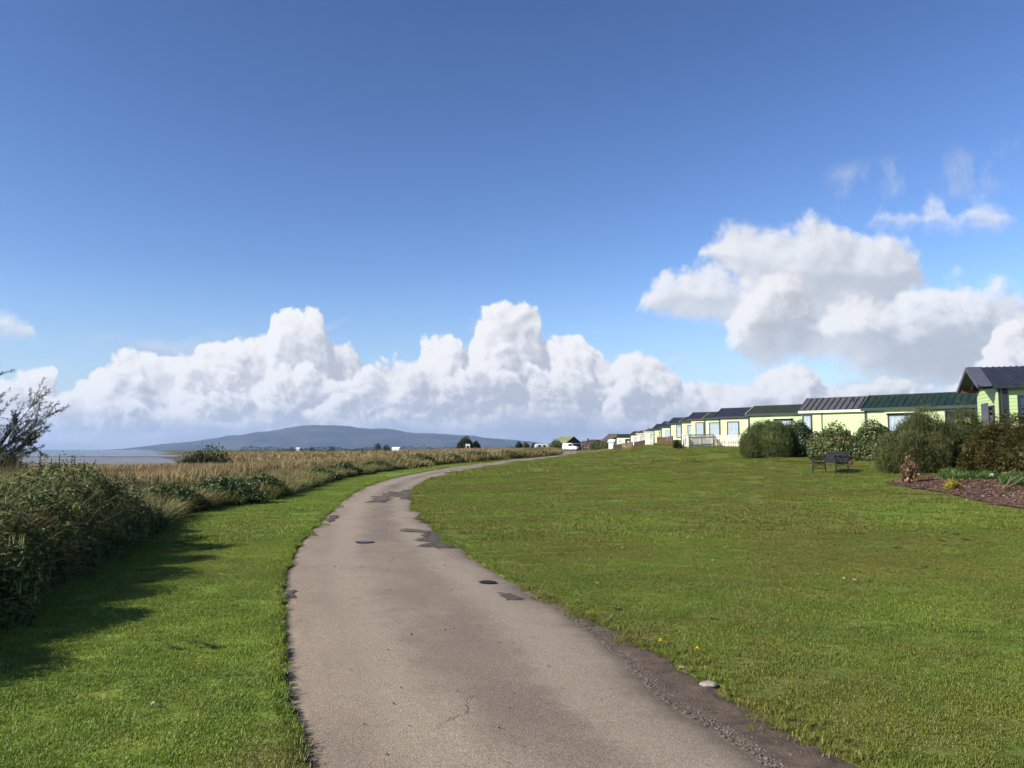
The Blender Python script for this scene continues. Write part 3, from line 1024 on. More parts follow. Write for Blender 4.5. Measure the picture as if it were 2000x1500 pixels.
build_ground()
build_path()
build_verge()
build_loose()
cover(712, 1063, 0.33, 'round steel drain cover with a pale lid in the middle of the path', False)
cover(952, 1141, 0.22, 'small dark round drain cover near the right edge of the path', True)
PX = lambda l: [at_px(*p) for p in l]
decal('tarmac_patch', PX([(770, 1040), (790, 1034), (850, 1037), (846, 1044), (792, 1043)]), M['patch2'])
decal('tarmac_patch', PX([(815, 1048), (845, 1040), (872, 1058), (892, 1076), (860, 1078), (832, 1074)]), M['patch'])
decal('tarmac_patch', PX([(964, 1162), (985, 1160), (1030, 1172), (1024, 1177), (985, 1178)]), M['patch'])
decal('tarmac_patch', PX([(745, 966), (775, 962), (762, 980), (745, 986)]), M['patch2'])
decal('tarmac_patch', PX([(786, 962), (806, 955), (806, 972), (792, 980)]), M['patch2'])
decal('tarmac_patch', PX([(636, 1016), (652, 1008), (657, 1018), (640, 1022)]), M['patch'])
decal('tarmac_patch', PX([(560, 1155), (578, 1152), (576, 1162), (566, 1172)]), M['patch'])
decal('tarmac_patch', PX([(812, 1008), (822, 1003), (840, 1020), (830, 1024)]), M['patch'])


# ------------------------------------------------------------------ mudflat, sea, sandbank, hills
def sheet(name, x0, x1, y0, y1, z, material, nx=2, ny=2):
    xs, ys = np.linspace(x0, x1, nx), np.linspace(y0, y1, ny)
    X, Y = np.meshgrid(xs, ys)
    V = np.stack([X, Y, np.full(X.shape, z)], -1).reshape(-1, 3)
    i = (np.arange(ny - 1)[:, None] * nx + np.arange(nx - 1)[None]).ravel()
    return struct(put(name, new_mesh(name, V, np.stack([i, i + 1, i + nx + 1, i + nx], 1), material)))


def mud_mat():
    m, N, b = mat('wet_mud')
    p = N.pos()
    n = N.noise(N.vmath('MULTIPLY', p, (0.25, 1.0, 1)), 0.06, 5, 0.6)
    N.put(b.inputs['Base Color'], N.mix(N.mr(n, 0.4, 0.6), (0.125, 0.105, 0.095), (0.20, 0.175, 0.165)))
    N.put(b.inputs['Roughness'], N.mr(n, 0.42, 0.58, 0.28, 0.7))
    N.put(b.inputs['Normal'], N.bump(N.noise(p, 0.8, 4), 0.25, 0.2))
    return m


def sea_mat():
    m, N, b = mat('sea_water')
    p = N.pos()
    b.inputs['Base Color'].default_value = (0.055, 0.075, 0.090, 1)
    b.inputs['Roughness'].default_value = 0.22
    b.inputs['IOR'].default_value = 1.33
    N.put(b.inputs['Normal'], N.bump(N.noise(N.vmath('MULTIPLY', p, (1.0, 0.5, 1)), 0.25, 5, 0.6), 0.5, 0.6))
    return m


sheet('mudflat', -900, 400, 55, 520, -3.0, mud_mat())
sheet('sea', -30000, 6000, 505, 27000, -2.9, sea_mat())
mb_y = np.linspace(470, 560, 14); mb_x = np.linspace(-700, -60, 80)
X, Y = np.meshgrid(mb_x, mb_y)
prof = np.sin(np.clip((mb_y - 470) / 90, 0, 1) * np.pi)[:, None] * (0.4 + 0.7 * fbm(mb_x * 0.02, mb_x * 0, 91))[None]
V = np.stack([X, Y, -3.25 + 0.85 * prof], -1).reshape(-1, 3)
i = (np.arange(13)[:, None] * 80 + np.arange(79)[None]).ravel()
struct(put('sandbank', new_mesh('sandbank', V, np.stack([i, i + 1, i + 81, i + 80], 1), plain('dark_sand', (0.10, 0.078, 0.062), 0.9, 0.3, 0.05, coords='pos'), True)))


def hills():
    pts = [(-400, 883), (60, 881), (180, 879), (240, 876), (300, 869), (380, 861), (450, 851), (520, 842), (565, 835), (600, 832), (650, 830.5), (682, 832), (722, 837.5), (748, 836.5), (762, 837.5), (790, 844),
           (860, 847.5), (920, 851), (960, 855), (1000, 859), (1060, 865), (1120, 869), (1250, 873), (1500, 876), (2400, 878)]
    D0 = 18000.0
    px = np.linspace(-300, 2300, 420)
    top = np.interp(px, [a for a, b in pts], [b for a, b in pts])
    ax = (px - 1000) / FPX
    H = np.maximum((HORIZON - top) / FPX * D0, 2.0) / math.cos(PITCH)
    t = np.linspace(-1, 1, 25)
    prof = np.maximum(0, np.cos(t * math.pi / 2)) ** 0.8
    H = H * (1 + 0.10 * (fbm(px / 28, px * 0, 107, 3) - 0.5)) + 10 * (fbm(px / 9, px * 0, 108, 2) - 0.5)
    X = ax[None] * (D0 + t[:, None] * 3500); Y = np.repeat((D0 + t * 3500)[:, None], len(px), 1)
    n = fbm(X / 900, Y / 900, 101, 4) - 0.5
    Z = H[None] * prof[:, None] * (1 + 0.28 * n * np.abs(t)[:, None] * 2) + 6 * (fbm(X / 260, Y / 260, 105, 3) - 0.5) - 8
    Z += EYE
    V = np.stack([X, Y, Z], -1).reshape(-1, 3)
    nc = len(px)
    i = (np.arange(24)[:, None] * nc + np.arange(nc - 1)[None]).ravel()
    m, N, b = mat('far_hill')
    p = N.pos()
    N.put(b.inputs['Base Color'], N.mix(N.mr(N.noise(p, 0.0016, 6, 0.65), 0.42, 0.58), (0.018, 0.026, 0.018), (0.062, 0.062, 0.040)))
    b.inputs['Roughness'].default_value = 1.0
    b.inputs['Specular IOR Level'].default_value = 0
    struct(put('hills', new_mesh('hills', V, np.stack([i, i + 1, i + nc + 1, i + nc], 1), m, True)))


hills()

# ------------------------------------------------------------------ mulch bed outline (on the lawn to the right)
def hit_ground(px, py, dmax=400):
    v = pix_dir(px, py)
    d = np.geomspace(2.0, dmax, 4000)
    x = v.x / v.y * d
    z = EYE + v.z / v.y * d
    below = np.nonzero(z < z_ground(x, d))[0]
    k = below[0] if len(below) else len(d) - 1
    return float(x[k]), float(d[k])


BED = [hit_ground(*p) for p in [(1728, 944), (1760, 951), (1800, 957), (1850, 965), (1890, 975), (1935, 986), (2000, 994), (2120, 1004), (2250, 990), (2250, 945), (2120, 930), (2000, 929), (1900, 929), (1820, 931), (1760, 937)]]
BEDA = np.array(BED)


def in_poly(x, y, poly):
    x = np.asarray(x); y = np.asarray(y)
    r = np.zeros(x.shape, bool)
    n = len(poly)
    for i in range(n):
        x0, y0 = poly[i]; x1, y1 = poly[(i + 1) % n]
        c = ((y0 > y) != (y1 > y)) & (x < (x1 - x0) * (y - y0) / (y1 - y0 + 1e-12) + x0)
        r ^= c
    return r


def build_bed():
    # fill the outline with a fine grid
    x0, y0 = BEDA.min(0); x1, y1 = BEDA.max(0)
    out = []
    n = len(BED)
    for i in range(n):
        a, b = np.array(BED[i]), np.array(BED[(i + 1) % n])
        k = max(2, int(np.linalg.norm(b - a) / 0.15))
        for t in range(k):
            q = a + (b - a) * t / k
            out.append(q + rng.normal(0, 0.03, 2))
    out = np.array(out)
    bm = bmesh.new()
    vs = [bm.verts.new((a, b, 0)) for a, b in out]
    bm.faces.new(vs)
    bmesh.ops.triangulate(bm, faces=bm.faces)
    bmesh.ops.subdivide_edges(bm, edges=[e for e in bm.edges if e.calc_length() > 0.5], cuts=3, use_grid_fill=True)
    bmesh.ops.triangulate(bm, faces=bm.faces)
    co = np.array([v.co for v in bm.verts])
    z = z_ground(co[:, 0], co[:, 1]) + 0.012 + 0.03 * fbm(co[:, 0] * 3, co[:, 1] * 3, 111)
    for v, h in zip(bm.verts, z):
        v.co.z = h
    me = bpy.data.meshes.new('mulch_bed'); bm.to_mesh(me); bm.free()
    me.materials.append(M['mulch'])
    struct(put('mulch_bed', me))
    x = rng.uniform(x0, x1, 9000); y = rng.uniform(y0, y1, 9000)
    k = in_poly(x, y, BED); x, y = x[k], y[k]
    P = np.stack([x, y, z_ground(x, y) + 0.04], 1)
    nn = rng.normal(0, 1, (len(x), 3)); nn[:, 2] = np.abs(nn[:, 2]) + 1.2
    dd = rng.normal(0, 1, (len(x), 3)); dd[:, 2] *= 0.25
    V, F, t = leaves(P, dd, nn, rng.uniform(0.04, 0.11, len(x)), rng.uniform(0.02, 0.05, len(x)))
    m = foliage('bark_chip_litter', [(0.045, 0.028, 0.020), (0.105, 0.060, 0.042), (0.165, 0.105, 0.072), (0.34, 0.26, 0.18)], 0.9, 0, 3.0, 0.1)
    stuff(put('bark_chips', new_mesh('bark_chips', V, F, m, False, dict(tint=t))), 'red-brown bark chips covering the mulch bed', 'bark chips')


build_bed()


# ------------------------------------------------------------------ mown grass
def grass_patch(name, size, n, L, wd, material, lean=(0.1, 0.7)):
    P = np.stack([rng.uniform(-size / 2, size / 2, n), rng.uniform(-size / 2, size / 2, n), np.full(n, -0.004)], 1)
    ln = rng.uniform(L[0], L[1], n)
    V, F, t, h = blades(P, rng.uniform(0, 6.283, n), ln, rng.uniform(wd * .6, wd * 1.3, n), rng.uniform(lean[0], lean[1], n), rng.uniform(0.1, 0.9, n))
    return new_mesh(name, V, F, material, False, dict(tint=t))


def slope_rot(x, y):
    e = 0.3
    gx = (z_ground(x + e, y) - z_ground(x - e, y)) / (2 * e); gy = (z_ground(x, y + e) - z_ground(x, y - e)) / (2 * e)
    return np.arctan(gy), -np.arctan(gx)


def place_lawn(name, label, side, y0, y1, step, size, variants, fov=0.72, pad=2.0, edge=0.02):
    ys = np.arange(y0, y1, step)
    Ps = []
    for y in ys:
        w = fov * max(y, 0) + pad
        x = np.arange(-w, w, step)
        Ps.append(np.stack([x, np.full(len(x), y)], 1))
    P = np.concatenate(Ps); P += rng.uniform(-step * .5, step * .5, P.shape)
    x, y = P[:, 0], P[:, 1]
    h = size * 0.5
    if side < 0:
        k = (x < x_left(y) - h * 0.62 + edge) & (x > x_hedge(y) - 0.25)
    else:
        k = (x > x_right(y) + verge_w(y) + h * 0.62) & (x < 36) & ~in_poly(x, y, BED)
    k &= (np.abs(x) < fov * np.maximum(y, 0) + pad)
    x, y = x[k], y[k]
    z = z_ground(x, y)
    ax, ay = slope_rot(x, y)
    R = np.stack([ax, ay, rng.integers(0, 4, len(x)) * math.pi / 2 + rng.uniform(-.3, .3, len(x))], 1)
    R[:, 2] = rng.uniform(0, 6.283, len(x))
    # tilt first, then spin about the tilted axis is close enough on these gentle slopes
    small = np.hypot(ax, ay) < 0.02
    S = np.stack([np.ones(len(x)), np.ones(len(x)), 0.75 + 0.75 * fbm(x * 1.7, y * 1.7, 121, 3) ** 1.2], 1)
    R[:, 0] = 0; R[:, 1] = 0
    return stuff(scatter(name, np.stack([x, y, z], 1), R, S, variants), label, 'grass')


for side, mt, sfx in ((-1, 'lawn_l', 'left of the path'), (1, 'lawn_r', 'right of the path')):
    near = [grass_patch('grass_near', 0.36, 1300, (0.011, 0.030), 0.0036, M[mt], (0.1, 0.9)) for k in range(5)]
    tuft = [grass_patch('grass_edge', 0.10, 60, (0.02, 0.065), 0.0042, M[mt], (0.1, 0.9)) for k in range(4)]
    mid = [grass_patch('grass_mid', 1.0, 1900, (0.018, 0.044), 0.010, M[mt]) for k in range(4)]
    farp = [grass_patch('grass_far', 2.6, 1700, (0.03, 0.07), 0.035, M[mt]) for k in range(3)]
    place_lawn('lawn_grass', 'short mown grass close to the camera ' + sfx, side, 1.0, 15, 0.26, 0.36, near)
    place_lawn('lawn_grass', 'mown grass in the middle distance ' + sfx, side, 14.6, 46, 0.72, 1.0, mid, 0.70, 3)
    place_lawn('lawn_grass', 'mown grass far along ' + sfx, side, 45, 150, 2.0, 2.6, farp, 0.68, 3)
    # ragged fringe that hangs over the path edge
    y = np.concatenate([rng.uniform(1.5, 16, 900), rng.uniform(16, 45, 900)])
    if side < 0:
        x = x_left(y) - rng.uniform(-0.025, 0.06, len(y))
    else:
        vw = verge_w(y)
        x = x_right(y) + vw + np.where(vw > 0.05, rng.normal(0.02, 0.09, len(y)), rng.uniform(-0.02, 0.08, len(y)))
    z = np.maximum(z_ground(x, y), z_path(y) - 0.005)
    S = rng.uniform(0.5, 1.05, len(y)) * np.where(y > 16, 1.5, 1)
    R = np.stack([rng.normal(0, .25, len(y)), rng.normal(0.25 * -side, .25, len(y)), rng.uniform(0, 6.28, len(y))], 1)
    stuff(scatter('edge_grass', np.stack([x, y, z], 1), R, S, tuft), 'ragged grass fringe at the path edge ' + sfx, 'grass')

# broad-leaved weeds in the mown grass
M['weed'] = foliage('lawn_weed', [(0.05, 0.09, 0.022), (0.085, 0.14, 0.032), (0.13, 0.18, 0.05)], 0.5, 0.3, 2.0)
def weed_mesh(k):
    n = 26
    a = rng.uniform(0, 6.28, n); e = rng.uniform(0.1, 0.6, n)
    D = np.stack([np.cos(a) * np.cos(e), np.sin(a) * np.cos(e), np.sin(e)], 1)
    Lw = rng.uniform(0.035, 0.075, n)
    C = D * (Lw * 0.6)[:, None] + np.stack([rng.normal(0, .05, n), rng.normal(0, .03, n), np.full(n, 0.02)], 1)
    V, F, t = leaves(C, D, np.tile([0, 0, 1.0], (n, 1)), Lw, Lw * 0.5)
    return new_mesh('weed', V, F, M['weed'], False, dict(tint=t))
y = rng.uniform(2.5, 26, 520); x = rng.uniform(-1, 1, 520) * (0.7 * y + 1)
k = ((x < x_left(y) - 0.15) & (x > x_hedge(y) - 0.1)) | ((x > x_right(y) + verge_w(y) + 0.15) & ~in_poly(x, y, BED))
k &= (fbm(x * 0.7, y * 0.7, 131) > 0.56) & ((x < 0) | (rng.random(len(x)) < 0.25))
x, y = x[k], y[k]
stuff(scatter('lawn_weeds', np.stack([x, y, z_ground(x, y)], 1), np.stack([x * 0, x * 0, rng.uniform(0, 6.28, len(x))], 1), rng.uniform(0.45, 0.85, len(x)), [weed_mesh(k) for k in range(4)]),
      'dark broad-leaved weeds in the mown grass', 'weeds')

# a few dead leaves and bits of straw lying about
M['litter'] = foliage('dead_leaf', [(0.07, 0.04, 0.02), (0.16, 0.09, 0.04), (0.26, 0.19, 0.10)], 0.8, 0.1, 3.0)
n = 260
y = rng.uniform(3.2, 16, n); x = rng.uniform(-1, 1, n) * (0.7 * y + 1)
k = ((x < x_left(y) - 0.02) & (x > x_hedge(y))) | (x > x_right(y) - 0.05)
x, y = x[k], y[k]; n = len(x)
nn = rng.normal(0, .35, (n, 3)) + np.array([0, 0, 1.0]); dd = rng.normal(0, 1, (n, 3)); dd[:, 2] *= .2
V, F, t = leaves(np.stack([x, y, z_ground(x, y) + 0.022], 1), dd, nn, rng.uniform(.02, .06, n), rng.uniform(.008, .03, n))
stuff(put('fallen_leaves', new_mesh('fallen_leaves', V, F, M['litter'], False, dict(tint=t))), 'dead leaves and straw lying in the mown grass', 'leaves')

# ------------------------------------------------------------------ rough grass and reeds left of the mown strip
M['straw'] = foliage('rough_grass', [(0.069, 0.086, 0.025), (0.155, 0.138, 0.048), (0.247, 0.196, 0.086), (0.333, 0.259, 0.138)], 0.7, 0.25, 0.45)
M['straw2'] = foliage('green_rough_grass', [(0.054, 0.084, 0.024), (0.115, 0.135, 0.038), (0.209, 0.196, 0.068), (0.311, 0.257, 0.121)], 0.7, 0.25, 0.6)
M['reed'] = foliage('brown_reed', [(0.100, 0.082, 0.036), (0.195, 0.148, 0.066), (0.290, 0.220, 0.104), (0.40, 0.31, 0.165)], 0.8, 0.25, 0.22)
M['bramble'] = foliage('bramble_leaf', [(0.022, 0.043, 0.015), (0.050, 0.083, 0.025), (0.106, 0.131, 0.040), (0.213, 0.181, 0.062)], 0.5, 0.25, 1.2)


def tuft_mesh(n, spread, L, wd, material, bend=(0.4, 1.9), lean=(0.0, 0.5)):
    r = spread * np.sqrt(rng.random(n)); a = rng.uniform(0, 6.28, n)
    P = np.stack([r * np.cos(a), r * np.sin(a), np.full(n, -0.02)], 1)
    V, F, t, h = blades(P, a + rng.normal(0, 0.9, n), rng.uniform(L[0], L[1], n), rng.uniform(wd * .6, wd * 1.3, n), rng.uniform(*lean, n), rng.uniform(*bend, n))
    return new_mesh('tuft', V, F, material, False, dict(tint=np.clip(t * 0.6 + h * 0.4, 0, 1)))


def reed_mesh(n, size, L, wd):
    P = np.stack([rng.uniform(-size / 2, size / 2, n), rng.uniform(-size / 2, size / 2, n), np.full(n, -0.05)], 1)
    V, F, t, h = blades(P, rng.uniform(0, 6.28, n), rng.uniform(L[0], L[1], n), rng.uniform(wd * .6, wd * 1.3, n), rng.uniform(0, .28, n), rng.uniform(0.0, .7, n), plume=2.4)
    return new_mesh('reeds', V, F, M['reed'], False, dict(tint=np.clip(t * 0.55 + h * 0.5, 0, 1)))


def field_points(n, y0, y1, d0, d1, fov=0.74, seed=0):
    """random points left of the hedge line, d0..d1 metres beyond it, on land"""
    y = y0 + (y1 - y0) * rng.random(n) ** 0.9
    x = x_hedge(y) - rng.uniform(d0, d1, n)
    k = (x > -fov * np.maximum(y, 2) - 3) & (shore(x, y) > 3)
    return x[k], y[k]


def strew(name, label, x, y, variants, s=(0.8, 1.25), zoff=0.0, sz=None, lean=0.08):
    S = rng.uniform(*s, len(x))
    S = np.stack([S, S, S * (sz if sz is not None else 1)], 1)
    R = np.stack([rng.normal(0, lean, len(x)), rng.normal(0, lean, len(x)), rng.uniform(0, 6.28, len(x))], 1)
    return stuff(scatter(name, np.stack([x, y, z_ground(x, y) + zoff], 1), R, S, variants), label, 'grass')


M['fringe'] = foliage('green_fringe', [(0.03, 0.05, 0.015), (0.06, 0.09, 0.022), (0.11, 0.13, 0.035)], 0.6, 0.25, 0.8)
M['dead'] = foliage('dead_grass', [(0.06, 0.05, 0.03), (0.13, 0.10, 0.06), (0.22, 0.175, 0.11), (0.32, 0.26, 0.17)], 0.8, 0.2, 0.8)
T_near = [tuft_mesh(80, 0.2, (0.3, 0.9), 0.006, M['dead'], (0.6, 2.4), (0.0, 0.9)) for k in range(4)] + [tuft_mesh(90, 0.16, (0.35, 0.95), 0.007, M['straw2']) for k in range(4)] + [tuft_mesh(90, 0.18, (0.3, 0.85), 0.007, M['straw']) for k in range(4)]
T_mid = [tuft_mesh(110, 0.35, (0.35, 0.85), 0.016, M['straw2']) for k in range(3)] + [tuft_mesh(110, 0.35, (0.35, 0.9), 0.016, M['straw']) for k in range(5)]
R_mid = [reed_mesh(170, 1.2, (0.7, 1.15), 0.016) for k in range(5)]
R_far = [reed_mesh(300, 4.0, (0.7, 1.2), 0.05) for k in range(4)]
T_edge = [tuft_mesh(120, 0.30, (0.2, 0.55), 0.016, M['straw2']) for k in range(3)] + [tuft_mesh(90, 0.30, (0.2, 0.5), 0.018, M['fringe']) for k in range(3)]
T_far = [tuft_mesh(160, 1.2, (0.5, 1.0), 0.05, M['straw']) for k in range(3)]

# near bank: tall tangled grass, 3 to 19 m away
def near_h(x, y):     # height factor of the near tangle
    return (0.72 + 0.75 * sst(0.5, 0.9, fbm(x * 0.35 + 5, y * 0.35, 141)) + 0.30 * np.exp(-((y - 12.2) / 2.4) ** 2)) * np.interp(y, [2, 7, 13.5, 16.5, 20], [1.0, 1.0, 0.95, 0.5, 0.5])
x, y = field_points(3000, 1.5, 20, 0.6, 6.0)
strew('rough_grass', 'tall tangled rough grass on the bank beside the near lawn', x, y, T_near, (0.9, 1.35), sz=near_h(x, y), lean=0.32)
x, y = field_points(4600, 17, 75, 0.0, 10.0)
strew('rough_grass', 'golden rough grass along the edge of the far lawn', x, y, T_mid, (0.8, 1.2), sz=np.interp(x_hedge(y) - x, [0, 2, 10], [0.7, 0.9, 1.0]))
x, y = field_points(1500, 14, 90, -0.1, 1.3)
strew('rough_grass', 'low green fringe of rank grass where the left lawn ends', x, y, T_edge, (0.8, 1.3))
x, y = field_points(3200, 60, 240, 0.0, 16.0)
strew('rough_grass', 'golden rough grass beside the distant path', x, y, T_far, (0.8, 1.3))
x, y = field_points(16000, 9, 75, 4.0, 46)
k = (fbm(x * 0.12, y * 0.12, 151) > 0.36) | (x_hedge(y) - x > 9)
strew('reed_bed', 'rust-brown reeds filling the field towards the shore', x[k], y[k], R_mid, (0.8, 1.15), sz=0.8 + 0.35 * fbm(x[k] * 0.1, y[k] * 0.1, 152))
x, y = field_points(7000, 70, 300, 8.0, 110, fov=0.6)
strew('reed_bed', 'distant brown reeds behind the bend of the path', x, y, R_far, (0.8, 1.2), sz=0.8 + 0.35 * fbm(x * 0.05, y * 0.05, 153))


# ------------------------------------------------------------------ bushes and trees
def lobed_points(n, rx, ry, rz, lobes, seed, inner=0.25, zmin=0.02, spike=0.0, dome=0.0):
    """points and outward normals in the shell of a lumpy half-buried crown of the given half sizes (rz = full height)"""
    r = np.random.default_rng(seed)
    cs = []
    for k in range(lobes):
        a = r.uniform(0, 6.28); q = math.sqrt(r.random()) * 0.68
        h = r.uniform(0.25, 0.74) * (1 - 0.75 * q)
        s = r.uniform(0.26, 0.44)
        cs.append((math.cos(a) * q, math.sin(a) * q, h, s))
    cs.append((0, 0, 0.5, 0.5)); cs.append((0.3, 0, 0.36, 0.42)); cs.append((-0.3, 0, 0.36, 0.42))
    if dome:
        cs = [(0, 0, 0.40, 0.60), (0.38, 0.1, 0.36, 0.52), (-0.38, 0, 0.36, 0.52), (0.15, -0.35, 0.36, 0.5), (-0.15, 0.35, 0.36, 0.5), (0.1, -0.3, 0.45, 0.5), (0.58, -0.1, 0.28, 0.38), (-0.58, -0.1, 0.28, 0.38)]
    cs = np.array(cs)
    k = r.integers(0, len(cs), n * 3)
    d = r.normal(0, 1, (n * 3, 3)); d /= np.linalg.norm(d, axis=1, keepdims=True)
    rad = np.where(r.random(n * 3) < inner, r.random(n * 3) ** 0.5, 1 + r.normal(0, 0.07, n * 3) + spike * np.abs(r.normal(0, 0.15, n * 3)))
    rad = rad * (0.86 + 0.28 * vnoise(d[:, 0] * 3 + k * 7, d[:, 1] * 3 + d[:, 2] * 2, seed))
    P = cs[k, :3] + d * (cs[k, 3] * rad)[:, None]
    # drop points buried deep in another lobe
    deep = np.zeros(len(P), bool)
    for c in cs:
        deep |= (np.linalg.norm(P - c[:3], axis=1) < c[3] * 0.74)
    keep = (~deep | (r.random(len(P)) < inner * 0.4)) & (P[:, 2] > zmin)
    P, d = P[keep][:n], d[keep][:n]
    sc = np.array([rx, ry, rz])
    P = P / np.array([1.0, 1.0, 1.0]) * sc
    nn = d / sc; nn /= np.linalg.norm(nn, axis=1, keepdims=True)
    return P, nn


def crown_mesh(name, P, nn, L, wd, material, style='round', seed=0):
    r = np.random.default_rng(seed + 5)
    n = len(P)
    rnd = r.normal(0, 1, (n, 3))
    if style == 'round':
        D = np.cross(nn, rnd) + nn * 0.3; N2 = nn + rnd * 0.55
    elif style == 'up':
        D = nn * 0.55 + np.array([0, 0, 0.9]) + rnd * 0.35; N2 = nn + rnd * 0.6
    elif style == 'flat':
        D = nn * np.array([1, 1, 0.25]) + rnd * np.array([.45, .45, .12]); N2 = np.tile([0, 0, 1.0], (n, 1)) + rnd * 0.35
    else:
        D = rnd; N2 = rnd[:, ::-1] + 0.1
    V, F, t = leaves(P, D, N2, L * r.uniform(.6, 1.3, n), wd * r.uniform(.7, 1.25, n), r.random(n))
    return new_mesh(name, V, F, material, False, dict(tint=t))


def bush(name, label, cat, x, y, rx, ry, h, n, L, wd, material, style='round', lobes=9, seed=1, group=None, rz=0.0, inner=0.3, stems=5, zb=None, spike=0.0, dome=0.0, shear=0.0):
    z = zg(x, y) if zb is None else zb
    e = empty(name, (x, y, z - 0.03), rz)
    tag(e, label, cat, group)
    P, nn = lobed_points(n, rx, ry, h * 1.06, lobes, seed, inner, spike=spike, dome=dome)
    P[:, 0] += shear * P[:, 2]
    put('crown', crown_mesh('crown', P, nn, L, wd, material, style, seed), e)
    ci = int(500 + 900 * rx)
    Pi, ni = lobed_points(ci, rx * 0.78, ry * 0.78, h * 0.86, lobes, seed, 0.6, dome=dome)
    Pi[:, 0] += shear * Pi[:, 2]
    put('inner_foliage', crown_mesh('inner_foliage', Pi, ni, 0.30 * min(1.2, rx + .2), 0.17 * min(1.2, rx + .2), material, 'round', seed + 1), e)
    r = random.Random(seed)
    for k in range(stems):
        a = r.uniform(0, 6.28); q = r.uniform(.2, .6)
        m = MB()
        m.tube([(0.12 * math.cos(a) * rx, 0.12 * math.sin(a) * ry, -0.05), (q * .5 * rx * math.cos(a), q * .5 * ry * math.sin(a), h * .3), (q * rx * math.cos(a), q * ry * math.sin(a), h * .68)],
               [0.02 * h, 0.014 * h, 0.006 * h], 5)
        m.build('stem', M['bark'], e)
    return e


M['sage'] = foliage('grey_green_leaf', [(0.041, 0.064, 0.021), (0.088, 0.118, 0.039), (0.150, 0.179, 0.065), (0.219, 0.227, 0.089)], 0.55, 0.25, 0.8)
M['glossy'] = foliage('dark_shaded_glossy_leaf', [(0.014, 0.028, 0.011), (0.034, 0.056, 0.019), (0.062, 0.084, 0.030)], 0.32, 0.12, 1.0, 0.5)  # dark glossy leaf, with the dome's shaded right side also put into the colour
M['rhodo'] = foliage('red_tinged_leaf', [(0.024, 0.044, 0.014), (0.059, 0.087, 0.024), (0.122, 0.132, 0.035), (0.238, 0.116, 0.051)], 0.38, 0.15, 0.9, 0.45)
M['feather'] = foliage('feathery_grey_leaf', [(0.038, 0.050, 0.016), (0.086, 0.104, 0.034), (0.128, 0.144, 0.050), (0.185, 0.180, 0.072)], 0.6, 0.3, 0.7)
M['cypress'] = foliage('bronze_green_spray', [(0.050, 0.050, 0.017), (0.115, 0.104, 0.036), (0.172, 0.155, 0.052), (0.22, 0.205, 0.068)], 0.6, 0.2, 0.8)
M['varieg'] = foliage('pink_cream_leaf', [(0.06, 0.055, 0.025), (0.17, 0.12, 0.055), (0.36, 0.20, 0.12), (0.50, 0.42, 0.22)], 0.5, 0.3, 4.0)
M['yellow'] = foliage('golden_leaf', [(0.14, 0.11, 0.022), (0.32, 0.26, 0.04), (0.46, 0.34, 0.06)], 0.5, 0.3, 3.0)
M['fresh'] = foliage('fresh_green_leaf', [(0.036, 0.066, 0.018), (0.072, 0.132, 0.030), (0.132, 0.192, 0.048)], 0.5, 0.3, 2.0)
M['orange'] = foliage('orange_leaf', [(0.10, 0.04, 0.02), (0.28, 0.09, 0.03), (0.38, 0.16, 0.06)], 0.5, 0.3, 3.0)
M['tree'] = foliage('dark_tree_leaf', [(0.010, 0.020, 0.008), (0.022, 0.036, 0.013), (0.044, 0.058, 0.022)], 0.6, 0.15, 0.3)
M['tree2'] = foliage('dark_bush_leaf', [(0.018, 0.028, 0.012), (0.036, 0.048, 0.020), (0.065, 0.075, 0.030), (0.10, 0.09, 0.045)], 0.6, 0.2, 0.8)
M['willow'] = foliage('willow_leaf', [(0.050, 0.060, 0.032), (0.100, 0.115, 0.064), (0.165, 0.178, 0.115), (0.27, 0.275, 0.20)], 0.45, 0.3, 0.6)


def at_depth(px, d):
    return (px - 1000) / FPX * d / (math.cos(PITCH) if False else 1.0), d


x, y = at_depth(1500, 43.0)
bush('rounded_shrub', 'clipped grey-green rounded shrub, leftmost of the shrubs beside the white fence', 'shrub', x, y, 1.62, 1.3, 1.9, 34000, 0.060, 0.034, M['sage'], 'up', 12, 3, inner=0.2, dome=1)
x, y = at_depth(1553, 43.4)
bush('rounded_shrub', 'dark glossy rounded shrub with shade in its leaf colour, pressed against the grey-green one', 'shrub', x, y, 1.12, 1.2, 1.84, 17000, 0.075, 0.05, M['glossy'], 'round', 10, 4, inner=0.2, dome=1)
x, y = at_depth(1630, 38.5)
bush('leafy_shrub', 'red-tinged leathery shrub behind the black bench', 'shrub', x, y, 1.2, 1.1, 1.70, 14000, 0.12, 0.06, M['rhodo'], 'round', 14, 5, inner=0.2)
x, y = at_depth(1702, 37.5)
bush('leafy_shrub', 'red-tinged leathery shrub between the bench and the feathery shrub', 'shrub', x, y, 1.3, 1.1, 1.80, 15000, 0.12, 0.06, M['rhodo'], 'round', 15, 6, inner=0.2)
x, y = at_depth(1800, 28.2)
bush('feathery_shrub', 'large feathery grey-green shrub at the back of the mulch bed', 'shrub', x, y, 1.55, 1.2, 2.0, 60000, 0.10, 0.016, M['feather'], 'up', 13, 7, inner=0.2, spike=0.6)
x, y = at_depth(1884, 28.8)
bush('feathery_shrub', 'smaller feathery shrub in front of the green lodge gable', 'shrub', x, y, 1.15, 1.0, 2.05, 36000, 0.10, 0.016, M['feather'], 'up', 10, 8, inner=0.2, spike=0.6)
x, y = at_depth(1985, 25.6)
bush('spreading_conifer', 'low bronze spreading conifer at the right edge of the mulch bed', 'shrub', x, y, 2.0, 1.4, 1.80, 52000, 0.13, 0.035, M['cypress'], 'flat', 15, 9, inner=0.22)
x, y = hit_ground(1779, 944)
